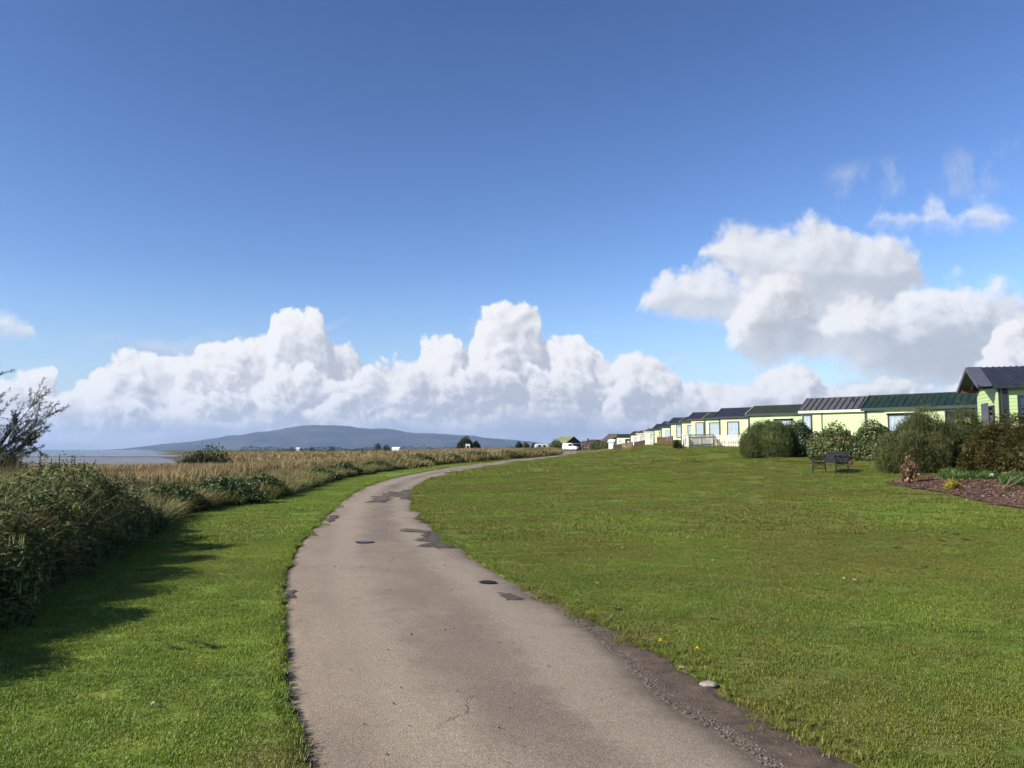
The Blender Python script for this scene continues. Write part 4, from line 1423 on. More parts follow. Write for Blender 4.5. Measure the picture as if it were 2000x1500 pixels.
bush('variegated_shrub', 'small pink and cream leaved shrub at the left tip of the mulch bed', 'shrub', x, y, 0.30, 0.28, 0.78, 520, 0.085, 0.05, M['varieg'], 'up', 9, 10, stems=4, inner=0.15, spike=0.5)
x, y = hit_ground(1860, 957)
bush('golden_plant', 'small golden-yellow plant in the middle of the mulch bed', 'plant', x, y, 0.30, 0.26, 0.34, 520, 0.055, 0.03, M['yellow'], 'up', 6, 11, stems=4)
x, y = at_depth(1660, 33.0)
bush('orange_plant', 'little orange-leaved plant just behind the bench', 'plant', x, y, 0.08, 0.08, 0.30, 60, 0.05, 0.025, M['orange'], 'up', 4, 12, stems=3)
x, y = at_depth(1321, 66)
bush('small_dark_bush', 'small dark bush at the left end of the white picket fence', 'bush', x, y, 0.42, 0.4, 0.75, 900, 0.12, 0.05, M['tree'], 'up', 6, 13)
# low green ground cover on the bed
gx, gy = [], []
for px0, px1, r0, r1 in ((1838, 1945, 924, 938), (1958, 2060, 930, 952)):
    for k in range(230):
        a, b = hit_ground(random.uniform(px0, px1), random.uniform(r0, r1)); gx.append(a); gy.append(b)
gx, gy = np.array(gx), np.array(gy)
fresh_t = [tuft_mesh(26, 0.09, (0.08, 0.28), 0.018, M['fresh'], (0.2, 1.4)) for k in range(3)]
strew('ground_cover', 'fresh green weeds growing at the back of the mulch bed', gx, gy, fresh_t, (0.7, 1.2))['category'] = 'weeds'

# brambles along the edge of the left lawn, one by one
bs = [(528, 974, 1.0, .78), (430, 986, 1.3, .8), (352, 1004, 1.0, .72), (640, 941, 1.1, .62), (700, 930, 1.2, .72), (765, 921, 1.3, .66), (845, 910, 1.9, .95), (900, 905, 1.6, .85), (960, 900, 2.4, 1.05), (1008, 896, 2.0, 1.0)]
names = ['dense dark bramble clump where the left lawn edge first bends', 'broad bramble clump in yellow grass, nearer than the dark clump', 'low bramble at the far end of the big shaded hedge', 'low bramble beside the lawn edge before the path curves',
         'dark bramble mound beside the middle of the curve', 'long low bramble beside the curving lawn edge', 'round dark bramble at the edge of the distant lawn', 'bramble next to the round dark one on the distant lawn edge',
         'larger bramble mound just short of the distant path bend', 'farthest bramble beside the distant path bend']
for k, (px, py, r, h) in enumerate(bs):
    x, y = hit_path(px, py)
    x = float(x_hedge(y)) - 0.45 * r
    bush('bramble', names[k], 'bramble', x, y, r * (1 + 0.2 * random.random()), r, h, 3600, 0.085 if y < 40 else 0.16, 0.055 if y < 40 else 0.11, M['bramble'], 'round', 7, 20 + k, 'brambles along the edge of the left lawn', stems=4)
M['straw3'] = foliage('tangled_stalk', [(0.045, 0.078, 0.020), (0.095, 0.134, 0.036), (0.175, 0.182, 0.066), (0.30, 0.27, 0.14)], 0.7, 0.2, 0.9)
M['hedge'] = foliage('hedge_leaf', [(0.018, 0.036, 0.010), (0.044, 0.076, 0.020), (0.088, 0.122, 0.032), (0.140, 0.150, 0.046), (0.22, 0.20, 0.08)], 0.55, 0.25, 1.6)
# the big shaded hedge close by
hedge = empty('bramble_hedge', (-6.0, 12.0, zg(-6, 12)))
tag(hedge, 'big dark bramble hedge in shade beside the near left lawn', 'hedge')
mounds = [(4.2, .8, .75), (5.6, .9, .95), (7.0, .9, 1.0), (8.4, 1.0, 1.05), (9.8, 1.0, 1.12), (11.2, 1.1, 1.22), (12.6, 1.1, 1.28), (13.9, 1.0, 1.1), (15.2, .9, .82), (16.6, .8, .6)]
base = hedge.location
Pa, Na = [], []
for k, (yy, r, h) in enumerate(mounds):
    xx = float(_xh(yy)) - 0.50 * r
    P, nn = lobed_points(8500, r * 1.05, 1.05, h * 1.08, 11, 40 + k, 0.22)
    P = P + np.array([xx, yy, zg(xx, yy) - 0.12]) - np.array(base)
    Pa.append(P); Na.append(nn)
Pa, Na = np.concatenate(Pa), np.concatenate(Na)
sel = rng.random(len(Pa)) < 0.72
put('crown', crown_mesh('crown', Pa[sel], Na[sel], 0.058, 0.036, M['hedge'], 'round', 60), hedge)
put('dry_stalks', crown_mesh('dry_stalks', Pa[~sel], Na[~sel], 0.21, 0.009, M['straw3'], 'any', 61), hedge)
m = MB()
for k in range(46):
    yy = random.uniform(4.5, 16); xx = float(_xh(yy)) - random.uniform(0.1, 0.8)
    hh = random.uniform(.7, 1.35); dx = random.uniform(-.3, .6); dy = random.uniform(-.4, .4)
    b0 = Vector((xx, yy, zg(xx, yy) - .05)) - base
    m.tube([b0, b0 + Vector((dx * .3, dy * .3, hh * .6)), b0 + Vector((dx * .7, dy * .7, hh * .95)), b0 + Vector((dx * 1.2, dy * 1.2, hh * .85))], [.008, .006, .005, .003], 4)
stuff(m.build('stems', M['bark'], hedge))
# grass growing through the hedge top
yy = rng.uniform(3, 17, 1300); xx = _xh(yy) - rng.uniform(0.3, 2.0, 1300)
strew('rough_grass', 'long dry grass growing through the near bramble hedge', xx, yy, T_near, (0.9, 1.3), sz=1.15 * np.interp(yy, [3, 8, 12, 14, 17], [.95, 1.05, 1.15, .9, .6]), lean=0.38)


def branch_tree(name, label, base, stems, material, leaf, seed, cat='tree', group=None, rad=0.05):
    """stems: list of (direction, length); each carries side twigs with leaves"""
    r = np.random.default_rng(seed)
    e = empty(name, base)
    tag(e, label, cat, group)
    m = MB()
    C, D = [], []
    for d, L, bnd in stems:
        d = np.array(d, float); d /= np.linalg.norm(d)
        n = 9
        pts = [np.zeros(3) + r.normal(0, .06, 3) * np.array([1, 1, 0])]
        cur = d.copy()
        for k in range(n):
            cur = cur + r.normal(0, .07, 3) + np.array(bnd) / n
            cur /= np.linalg.norm(cur)
            pts.append(pts[-1] + cur * L / n)
        m.tube(pts, list(np.linspace(rad * L / 4, 0.006, n + 1)), 5)
        for k in range(2, n + 1):
            for q in range(5 if k > 3 else 2):
                f = r.random()
                p0 = pts[k - 1] * (1 - f) + pts[k] * f
                td = (pts[k] - pts[k - 1]) / (L / n) * 0.9 + r.normal(0, .48, 3) + np.array(bnd) * .3
                td /= np.linalg.norm(td)
                tl = r.uniform(.35, .95) * L / 4.2
                tw = [p0]
                for s_ in range(4):
                    td = td + r.normal(0, .09, 3) + np.array([0.02, 0, 0.02]); td /= np.linalg.norm(td)
                    tw.append(tw[-1] + td * tl / 4)
                m.tube(tw, [0.007, .006, .005, .004, .002], 3)
                nl = leaf[2]
                ff = r.random(nl) * 4
                ii = np.minimum(ff.astype(int), 3); fr = (ff - ii)[:, None]
                tw = np.array(tw)
                pp = tw[ii] * (1 - fr) + tw[ii + 1] * fr
                dd = (tw[ii + 1] - tw[ii]) / (tl / 4) * .8 + r.normal(0, .5, (nl, 3))
                dd /= np.linalg.norm(dd, axis=1, keepdims=True)
                C.append(pp + dd * leaf[0] * .5); D.append(dd)
    m.build('trunk', M['bark'], e)
    C = np.concatenate(C); D = np.concatenate(D)
    V, F, t = leaves(C, D, r.normal(0, 1, D.shape), leaf[0] * r.uniform(.6, 1.25, len(C)), leaf[1] * r.uniform(.7, 1.2, len(C)), r.random(len(C)))
    put('crown', new_mesh('crown', V, F, material, False, dict(tint=t)), e)
    return e


bx, by = at_depth(-118, 24)
st = []
for k in range(26):
    a = random.uniform(-0.55, 0.6)
    st.append(((a, random.uniform(-.5, .5), random.uniform(.75, 1.2)), random.uniform(2.6, 4.3), (0.2, 0, 0.08)))
for k in range(14):
    st.append(((random.uniform(-.3, 1.0), random.uniform(-.6, .6), random.uniform(.3, .9)), random.uniform(1.6, 2.7), (0.15, 0, 0.15)))
st += [((.50, 0, 1.2), 4.9, (0.10, 0, .15)), ((.62, .1, 1.2), 4.4, (0.08, 0, .1)), ((.7, 0, 1.1), 4.1, (0.1, 0, .1)), ((.34, 0, 1.2), 4.9, (0.10, 0, .25)), ((.75, 0, 1.0), 3.9, (.2, 0, .12)), ((.95, .1, .6), 3.2, (.2, 0, .15)), ((.95, -.1, .4), 2.9, (.1, 0, .2)), ((.2, 0, 1.2), 4.6, (.15, 0, .1)), ((.5, .1, 1.1), 4.4, (.15, 0, .1)), ((.62, -.1, .8), 3.4, (.2, 0, .1))]
branch_tree('willow', 'windswept willow with narrow silvery leaves at the left edge', (bx, by, zg(bx, by) - 0.1), st, M['willow'], (0.12, 0.019, 60), 3)
bx, by = at_depth(392, 60)
bush('windswept_bush', 'windswept bush leaning right above the brown reeds', 'bush', bx, by, 2.5, 1.5, 2.6, 9000, 0.18, 0.07, M['tree2'], 'up', 9, 15, inner=0.25, shear=0.32, spike=1.6, zb=zg(bx, by) + 0.1)
bx, by = at_depth(462, 66)
bush('low_bush', 'low dark bush just right of the windswept one', 'bush', bx, by, 1.6, 1.0, 1.85, 2200, 0.16, 0.09, M['bramble'], 'round', 7, 14)


def tree(px, d, h, w, label, seed, base_py=None, n=2600, group='trees beyond the reeds', material=None):
    x, y = at_depth(px, d)
    z = zg(x, y)
    e = empty('tree', (x, y, z))
    tag(e, label, 'tree', group)
    P, nn = lobed_points(n, w / 2, w / 2, h, 11, seed, 0.3, zmin=0.10)
    put('crown', crown_mesh('crown', P, nn, h * 0.085, h * 0.055, material or M['tree'], 'round', seed), e)
    m = MB().tube([(0, 0, -.2), (0.02 * h, 0, h * .25), (0, 0, h * .6)], [h * .03, h * .024, h * .01], 7)
    m.tube([(0.02 * h, 0, h * .22), (w * .2, 0, h * .5)], [h * .015, h * .006], 5)
    m.tube([(0.02 * h, 0, h * .25), (-w * .2, 0.05 * h, h * .55)], [h * .015, h * .006], 5)
    m.build('trunk', M['bark'], e)


tree(910, 290, 5.9, 7.6, 'large round dark tree standing alone beyond the reeds', 70, n=4200)
tree(930, 292, 4.4, 4.2, 'smaller tree leaning on the right of the large round tree', 71)
tree(1013, 330, 4.4, 3.8, 'dark tree left of the low white caravan roof', 72)
tree(1026, 333, 4.2, 4.0, 'brown-tinged tree next to the low white caravan roof', 73, material=M['rhodo'])
tree(1043, 340, 3.8, 3.4, 'small dark tree directly behind the low white caravan', 74)
tree(738, 620, 6.0, 6.5, 'far bushy tree near the far white farm roofs, left one', 75, n=1200)
tree(755, 630, 5.4, 7.0, 'far bushy tree near the far white farm roofs, right one', 76, n=1200)
tree(610, 700, 3.8, 6.0, 'tiny far tree on the skyline under the summit of the hill', 77, n=900)
tree(650, 700, 4.2, 7.0, 'tiny far tree on the skyline right of the summit', 78, n=900)
tree(570, 720, 3.6, 6.0, 'tiny far tree on the skyline left of the summit', 79, n=900)
tree(1086, 232, 3.2, 4.4, 'green bushy tree in front of the mossy roofed barn', 80, n=1600, material=M['bramble'])
tree(1165, 215, 2.6, 4.0, 'small bushy tree in front of the dark cottages', 81, n=1400, material=M['bramble'])
tree(1182, 205, 2.4, 3.2, 'small brown bush beside the farthest lodge', 82, n=1200, material=M['rhodo'])
# the far hedgerows read as one dark line
n = 5200
px = rng.uniform(470, 1250, n); d = 640 + 120 * fbm(px * .02, px * 0, 161) + rng.normal(0, 8, n)
x = (px - 1000) / FPX * d
hh = 1.0 + 3.0 * fbm(px * 0.035, px * 0, 162) ** 1.6 * 1.6
P = np.stack([x, d, z_ground(x, d) + rng.random(n) * hh], 1)
V, F, t = leaves(P, rng.normal(0, 1, (n, 3)), rng.normal(0, 1, (n, 3)), rng.uniform(.5, 1.1, n), rng.uniform(.4, .8, n))
stuff(put('far_hedgerow', new_mesh('far_hedgerow', V, F, M['tree'], False, dict(tint=t))), 'dark line of far hedgerows across the fields', 'hedgerow')

# ------------------------------------------------------------------ holiday lodges and static caravans
def clad(name, c, course=0.15):
    m, N, b = mat(name)
    p = N.obj()
    n = N.noise(p, 2.2, 4, 0.6)
    N.put(b.inputs['Base Color'], N.mix(N.mr(n, 0.3, 0.7), tuple(x * 0.90 for x in c), c))
    st = N.noise(N.vmath('MULTIPLY', p, (7.0, 7.0, 0.6)), 1.0, 4, 0.6)
    N.put(b.inputs['Base Color'], N.mix(N.mr(st, 0.55, 0.75, 0, 0.16), N.mix(N.mr(n, 0.3, 0.7), tuple(x * 0.90 for x in c), c), (0.25, 0.27, 0.16)))
    b.inputs['Roughness'].default_value = 0.5
    N.put(b.inputs['Normal'], N.bump(N.noise(N.vmath('MULTIPLY', p, (1.0, 1.0, 8.0)), 14, 3), 0.12, 0.005))
    return m


M['lime'] = clad('pale_lime_cladding', (0.41, 0.54, 0.23))
M['lime2'] = clad('pale_yellow_green_cladding', (0.45, 0.53, 0.24))
M['mint'] = clad('pale_mint_cladding', (0.39, 0.50, 0.27))
M['cream'] = clad('cream_cladding', (0.48, 0.48, 0.31))
M['trim_light'] = plain('cream_trim', (0.54, 0.56, 0.40), 0.5, 0.1, 3)
M['trim_green'] = plain('dark_green_trim', (0.018, 0.040, 0.026), 0.42, 0.25, 5)
M['trim_dark'] = plain('charcoal_trim', (0.022, 0.026, 0.034), 0.42, 0.25, 5)
M['trim_brown'] = plain('brown_trim', (0.065, 0.035, 0.020), 0.5, 0.25, 5)
M['roof_green'] = plain('dark_green_roof', (0.014, 0.029, 0.018), 0.42, 0.35, 3, 0.25)
M['roof_grey'] = plain('grey_ribbed_roof', (0.075, 0.078, 0.080), 0.5, 0.35, 3, 0.25)
M['roof_slate'] = plain('slate_blue_roof', (0.024, 0.028, 0.042), 0.45, 0.35, 3, 0.3)
M['roof_moss'] = plain('dark_moss_roof', (0.030, 0.036, 0.024), 0.6, 0.4, 3, 0.3)
M['roof_brown'] = plain('brown_grey_roof', (0.075, 0.062, 0.052), 0.6, 0.35, 3, 0.3)
M['curtain'] = plain('white_curtain', (0.58, 0.57, 0.58), 0.9, 0.12, 3)
M['interior'] = plain('dark_interior', (0.02, 0.02, 0.024), 0.8, 0.3, 4)
M['door'] = plain('grey_violet_door', (0.075, 0.065, 0.095), 0.45, 0.2, 4)
M['soffit'] = plain('red_brown_timber', (0.085, 0.038, 0.025), 0.6, 0.35, 8, 0.3)
M['skirt'] = plain('brick_skirt', (0.16, 0.11, 0.085), 0.9, 0.4, 10, 0.4)
M['white'] = plain('white_paint', (0.62, 0.62, 0.58), 0.5, 0.1, 4)
M['white_fence'] = plain('cream_white_picket', (0.64, 0.60, 0.47), 0.6, 0.14, 5)
M['grey_fence'] = plain('grey_picket', (0.52, 0.52, 0.46), 0.7, 0.2, 5)  # greyer than the cream pickets
M['brown_fence'] = plain('brown_fence_board', (0.115, 0.066, 0.038), 0.8, 0.35, 6, 0.3)
M['red_fence'] = plain('orange_brown_fence_board', (0.155, 0.090, 0.052), 0.8, 0.3, 6, 0.3)
M['dark_fence'] = plain('dark_brown_fence_board', (0.060, 0.036, 0.024), 0.8, 0.35, 6, 0.3)
M['rubber'] = plain('tyre_rubber', (0.015, 0.015, 0.016), 0.8, 0.2, 20)


def glass_mat():
    m = bpy.data.materials.new('window_glass'); m.use_nodes = True
    t = m.node_tree; t.nodes.clear()
    N = NT(t)
    tr = N.n('ShaderNodeBsdfTransparent'); tr.inputs[0].default_value = (0.86, 0.90, 0.92, 1)
    gl = N.n('ShaderNodeBsdfGlossy'); gl.inputs['Roughness'].default_value = 0.03
    fr = N.n('ShaderNodeFresnel'); fr.inputs[0].default_value = 1.3
    mx = N.n('ShaderNodeMixShader')
    t.links.new(fr.outputs[0], mx.inputs[0]); t.links.new(tr.outputs[0], mx.inputs[1]); t.links.new(gl.outputs[0], mx.inputs[2])
    o = N.n('ShaderNodeOutputMaterial'); t.links.new(mx.outputs[0], o.inputs['Surface'])
    return m


M['glass'] = glass_mat()


def lap_wall(m, a, b, z0, z1, nrm, course=0.15, proud=0.02):
    """lapped boards from point a to b (x, y) on the face with outward normal nrm"""
    n = max(1, round((z1 - z0) / course)); h = (z1 - z0) / n
    for k in range(n):
        za, zb = z0 + k * h, z0 + (k + 1) * h
        V = []
        for q in (a, b):
            V += [(q[0] + nrm[0] * proud, q[1] + nrm[1] * proud, za), (q[0] + nrm[0] * 0.004, q[1] + nrm[1] * 0.004, zb), (q[0] + nrm[0] * .003, q[1] + nrm[1] * .003, za)]
        m.add(V, [(0, 3, 4, 1), (0, 2, 5, 3)])


def window(parent, x0, x1, z0, z1, frame, y=0.0, kind='curtain', name='window', bars=0, face='front', fw=0.07):
    """built on the plane y (normal -y); face 'end' puts it on the plane x = y (normal -x)"""
    e = MB()
    def bx(m, a, b, d0, d1, c, d):
        if face == 'front':
            m.box(a, b, y - d1, y - d0, c, d)
        else:
            m.box(y - d1, y - d0, a, b, c, d)
    bx(e, x0, x1, 0.0, 0.085, z1 - fw, z1); bx(e, x0, x1, 0.0, 0.095, z0, z0 + fw)
    bx(e, x0, x0 + fw, 0.0, 0.083, z0 + fw, z1 - fw); bx(e, x1 - fw, x1, 0.0, 0.083, z0 + fw, z1 - fw)
    for k in range(bars):
        xx = x0 + (x1 - x0) * (k + 1) / (bars + 1)
        bx(e, xx - 0.025, xx + 0.025, 0.03, 0.08, z0 + fw, z1 - fw)
    w = e.build(name, frame, parent)
    p = MB(); bx(p, x0 + fw, x1 - fw, 0.060, 0.064, z0 + fw, z1 - fw); p.build('pane', M['glass'], w)
    if kind == 'curtain':
        n = max(6, int((x1 - x0) / 0.05)); V = []; F = []
        for k in range(n + 1):
            xx = x0 + fw + (x1 - x0 - 2 * fw) * k / n
            dd = 0.034 + 0.014 * math.sin(k * 1.7) + 0.004 * math.sin(k * 0.6)
            for zz in (z0 + fw, z1 - fw):
                V.append((xx, y - dd, zz) if face == 'front' else (y - dd, xx, zz))
        F = [(2 * k, 2 * k + 2, 2 * k + 3, 2 * k + 1) for k in range(n)]
        MB().add(V, F).build('curtain', M['curtain'], w)
    else:
        q = MB(); bx(q, x0 + fw, x1 - fw, 0.022, 0.028, z0 + fw, z1 - fw); q.build('dark_room', M['interior'], w)
        if kind == 'half':
            q = MB(); bx(q, x0 + fw + (x1 - x0) * .25, x0 + (x1 - x0) * .62, 0.032, 0.038, z0 + fw, z0 + (z1 - z0) * .72); q.build('curtain', M['curtain'], w)
    return w


def roof_slope(m, L, W2, ze, rise, ov, ove, side, x0=0.0, rib=0.33, ribh=0.03, thick=0.07, smooth_ribs=True):
    """one slope of a gabled roof with raised ribs down it; side -1 near (y from -ove up to W2), +1 far"""
    y_e = -ove if side < 0 else 2 * W2 + ove
    ze2 = ze - rise * ove / W2
    a, b = (x0 - ov, y_e, ze2), (x0 + L + ov, y_e, ze2)
    c, d = (x0 + L + ov, W2, ze + rise), (x0 - ov, W2, ze + rise)
    V = [a, b, c, d] + [(p[0], p[1], p[2] - thick) for p in (a, b, c, d)]
    m.add(V, [(0, 1, 2, 3), (7, 6, 5, 4), (0, 4, 5, 1), (1, 5, 6, 2), (3, 2, 6, 7), (0, 3, 7, 4)])
    if rib:
        n = int((L + 2 * ov) / rib)
        nr = Vector((0, -rise, W2)).normalized() if side < 0 else Vector((0, rise, W2)).normalized()
        for k in range(n + 1):
            x = x0 - ov + 0.03 + k * (L + 2 * ov - 0.06) / n
            p0 = Vector((x, y_e, ze2)) + nr * ribh * .4; p1 = Vector((x, W2, ze + rise)) + nr * ribh * .4
            m.beam(p0, p1, 0.06, ribh)


def caravan(px, d, L, W, wall, roof, trim, feats, label, zt=2.65, rise=0.68, ang=-40.0, ov=0.16, corner=True, bargeboard='trim_light', panels=False, zb=None, dz=0.0, rib=0.33, skirt=True, name='static_caravan'):
    x, y = at_depth(px, d)
    z = (zg(x, y) if zb is None else zb) + dz
    e = empty(name, (x, y, z), math.radians(ang))
    tag(e, label, 'caravan' if name == 'static_caravan' else 'lodge', 'holiday caravans in a row')
    zf = 0.42
    m = MB()
    # shell with gable ends
    prof = [(0, zf), (W, zf), (W, zt), (W / 2, zt + rise - 0.06), (0, zt)]
    V = [(0.0, a, b) for a, b in prof] + [(L, a, b) for a, b in prof]
    m.add(V, [tuple(range(5)), tuple(range(9, 4, -1))] + [(i, (i + 1) % 5, (i + 1) % 5 + 5, i + 5) for i in range(5)])
    lap_wall(m, (0, 0), (L, 0), zf, zt - 0.02, (0, -1))
    lap_wall(m, (0, W), (0, 0), zf, zt - 0.02, (-1, 0))
    m.build('wall', M[wall], e)
    if skirt:
        MB().box(0.05, L - 0.05, 0.05, W - 0.05, -0.5, zf).build('skirt', M['skirt'], e)
    r = MB()
    roof_slope(r, L, W / 2, zt + 0.04, rise, ov, 0.16, -1, rib=0 if panels else rib)
    roof_slope(r, L, W / 2, zt + 0.04, rise, ov, 0.16, 1, rib=0)
    ro = r.build('roof', M[roof], e)
    MB().beam((-ov, W / 2, zt + 0.05 + rise), (L + ov, W / 2, zt + 0.05 + rise), 0.16, 0.05).build('ridge_cap', M[roof], ro)
    if panels:
        n = int((L + 2 * ov) / 0.36)
        w = (L + 2 * ov) / n
        sl = math.hypot(W / 2 + 0.16, rise * (W / 2 + .16) / (W / 2))
        pm = MB()
        pm.add([(0.01, 0, .012), (w * .62, 0, .012), (w * .72, 0, .075), (w * .9, 0, .075), (w - .01, 0, .012),
                (0.01, sl - .1, .012), (w * .62, sl - .1, .012), (w * .72, sl - .1, .075), (w * .9, sl - .1, .075), (w - .01, sl - .1, .012)],
               [(0, 1, 6, 5), (1, 2, 7, 6), (2, 3, 8, 7), (3, 4, 9, 8), (0, 4, 3, 2, 1)])
        first = pm.build('roof_panel', M[roof], ro)
        th = math.atan2(rise, W / 2)
        first.location = (-ov, -0.16, zt + 0.04 - rise * 0.16 / (W / 2) + 0.006); first.rotation_euler = (th, 0, 0)
        for k in range(1, n):
            q = first.copy(); col.objects.link(q); q.location.x = -ov + k * w
    # fascia, barge boards, gutter
    ze = zt + 0.04 - rise * 0.16 / (W / 2)
    MB().box(-ov, L + ov, -0.19, -0.165, ze - 0.14, ze + 0.015).build('fascia', M[trim], e)
    for xx in (-ov - 0.03, L + ov + 0.005):
        b = MB()
        b.beam((xx + .012, -0.16, ze - 0.04), (xx + .012, W / 2, zt + rise + 0.02), 0.03, 0.17)
        b.build('bargeboard', M[bargeboard], e)
        b = MB(); b.beam((xx + .012, W / 2, zt + rise + 0.02), (xx + .012, W + .16, ze - 0.04), 0.03, 0.17); b.build('bargeboard', M[bargeboard], e)
    if corner:
        MB().box(-0.03, 0.10, -0.045, 0.06, zf - .02, zt - 0.03).build('corner_post', M[trim], e)
    for f in feats:
        k = f[0]
        if k == 'win':
            window(e, f[1], f[1] + f[2], f[3], f[4], M[f[5] if len(f) > 5 else trim], kind=f[6] if len(f) > 6 else 'curtain', bars=f[7] if len(f) > 7 else 0)
        elif k == 'hood':
            MB().box(f[1], f[2], -0.26, 0.0, f[3], f[3] + 0.05).build('window_hood', M['trim_light'], e)
        elif k == 'post':
            MB().box(f[1], f[1] + f[2], -0.055, 0.0, zf, zt - .03).build('trim_post', M[f[3] if len(f) > 3 else trim], e)
        elif k == 'band':
            MB().box(f[1], f[2], -0.05, 0.0, f[3], f[4]).build('wall_band', M[f[5]], e)
        elif k == 'plate':
            MB().box(f[1], f[1] + f[2], -0.06, 0.0, f[3], f[3] + f[4]).build('name_plate', M['trim_dark'], e)
        elif k == 'lamp':
            MB().box(f[1], f[1] + .1, -0.16, 0.0, f[2], f[2] + .16).build('wall_lamp', M['trim_dark'], e)
        elif k == 'pipe':
            MB().tube([(f[1], -0.07, zt - .05), (f[1], -0.07, zf)], 0.04, 6).build('downpipe', M[trim], e)
        elif k == 'flue':
            MB().tube([(f[1], W * .25, zt + rise * .45), (f[1], W * .25, zt + rise * .45 + .38)], 0.05, 8).tube([(f[1], W * .25, zt + rise * .45 + .38), (f[1], W * .25, zt + rise * .45 + .44)], 0.085, 8).build('flue', M['trim_dark'], e)
        elif k == 'vent':
            MB().box(f[1], f[1] + .5, -0.05, 0, f[2], f[2] + .3).build('wall_vent', M['roof_brown'], e)
        elif k == 'door':
            dd = MB().box(f[1], f[1] + .8, -0.05, 0.0, zf + .02, zf + 2.0).build('door', M[f[2]], e)
            MB().box(f[1] + .68, f[1] + .74, -0.09, -0.05, zf + .95, zf + 1.1).build('handle', M['steel'], dd)
    return e


caravan(1690, 44, 9.0, 3.1, 'lime', 'roof_green', 'trim_green',
        [('win', 1.15, 1.45, 1.0, 2.3, 'trim_green'), ('hood', 1.05, 2.7, 2.32), ('win', 3.9, 1.5, 0.6, 2.42, 'trim_dark', 'half'), ('band', 3.8, 5.5, 2.44, 2.5, 'trim_light')],
        'long green-roofed caravan behind the feathery shrub, next to the gabled lodge', rise=0.70, bargeboard='roof_green')
caravan(1566, 52, 8.6, 3.1, 'lime', 'roof_grey', 'trim_light',
        [('win', 0.05, 0.6, 0.9, 2.4, 'trim_green'), ('post', 1.25, 0.05, 'trim_green'), ('win', 4.35, 1.75, 0.9, 2.42, 'trim_green', 'curtain', 0), ('win', 6.12, 0.5, 0.9, 2.42, 'trim_green'),
         ('vent', 2.5, 1.05), ('flue', 3.0), ('band', 0.0, 8.6, 2.46, 2.62, 'trim_light')],
        'caravan with grey ribbed roof behind the red-tinged shrubs', rise=0.80, panels=True, bargeboard='roof_grey', corner=False)
caravan(1462, 62, 8.6, 3.1, 'lime', 'roof_moss', 'trim_green',
        [('win', 2.0, 1.35, 1.15, 2.2, 'trim_brown'), ('hood', 1.95, 3.4, 2.22)],
        'caravan with dark mossy roof and cream bargeboard behind the rounded shrub', rise=0.62)
caravan(1405, 74, 8.6, 3.1, 'lime2', 'roof_slate', 'trim_dark',
        [('win', 0.75, 1.15, 0.75, 2.2, 'trim_green'), ('plate', 2.7, 0.95, 1.45, 0.26), ('lamp', 3.1, 1.85)],
        'caravan with slate blue roof and dark name plate behind the cream picket fence', rise=0.78, ov=0.45, bargeboard='roof_slate')
caravan(1376, 86, 8.6, 3.1, 'mint', 'roof_moss', 'trim_green',
        [('win', 0.55, 2.7, 0.6, 2.2, 'trim_dark')], 'caravan with one very wide curtained window, left of the slate roofed one', rise=0.58)
caravan(1350, 93, 8.6, 3.1, 'lime2', 'roof_slate', 'trim_brown',
        [('win', 0.55, 1.05, 0.55, 2.25, 'trim_brown'), ('post', 1.95, 0.2, 'trim_brown')], 'caravan with narrow brown-framed door window behind the grey pickets', rise=0.74, ov=0.5, corner=False, bargeboard='roof_slate')
caravan(1330, 101, 8.6, 3.1, 'lime', 'roof_moss', 'trim_green', [('win', 0.9, 1.3, 0.7, 2.2, 'trim_green')], 'low caravan with mottled green roof in the middle of the far row', rise=0.55, dz=-0.25)
caravan(1309, 109, 8.6, 3.1, 'lime2', 'roof_slate', 'trim_green', [('win', 0.9, 1.1, 0.7, 2.3, 'trim_green'), ('post', 2.6, 0.14)], 'caravan with dark slate roof and tall green-framed window in the far row', rise=0.74, ov=0.4)
caravan(1291, 121, 8.6, 3.1, 'lime', 'roof_slate', 'trim_dark', [('win', 0.6, 1.5, 0.6, 2.2, 'white')], 'fourth caravan past the white picket fence, dark roofed with a white framed window', rise=0.74, ov=0.3, bargeboard='roof_slate')
caravan(1277, 131, 8.6, 3.1, 'lime', 'roof_slate', 'trim_green', [('win', 0.9, 1.2, 0.7, 2.2, 'trim_green')], 'fifth caravan past the white picket fence, steep dark roof', rise=0.78, ov=0.3, bargeboard='roof_slate')
caravan(1259, 146, 8.6, 3.1, 'cream', 'roof_brown', 'trim_light', [('win', 1.2, 1.3, 0.7, 2.2, 'trim_brown')], 'cream caravan with brown-grey roof well down the far row', rise=0.55, corner=False)
caravan(1244, 158, 8.6, 3.1, 'cream', 'roof_brown', 'trim_light', [('win', 0.8, 1.3, 0.7, 2.2, 'trim_dark')], 'cream caravan with pale roof edge, third from the far end', rise=0.55, corner=False)
caravan(1231, 170, 8.6, 3.1, 'cream', 'roof_moss', 'trim_green', [('win', 0.8, 1.3, 0.7, 2.2, 'white')], 'cream caravan with dark roof, second from the far end', rise=0.6)
caravan(1203, 182, 9.5, 3.1, 'cream', 'roof_green', 'trim_green', [('win', 0.6, 1.0, 0.6, 2.2, 'white'), ('win', 2.4, 1.8, 0.6, 2.2, 'trim_dark', 'half'), ('post', 0.0, 0.15)], 'farthest caravan of the row, with a long low green-brown roof', rise=0.6)


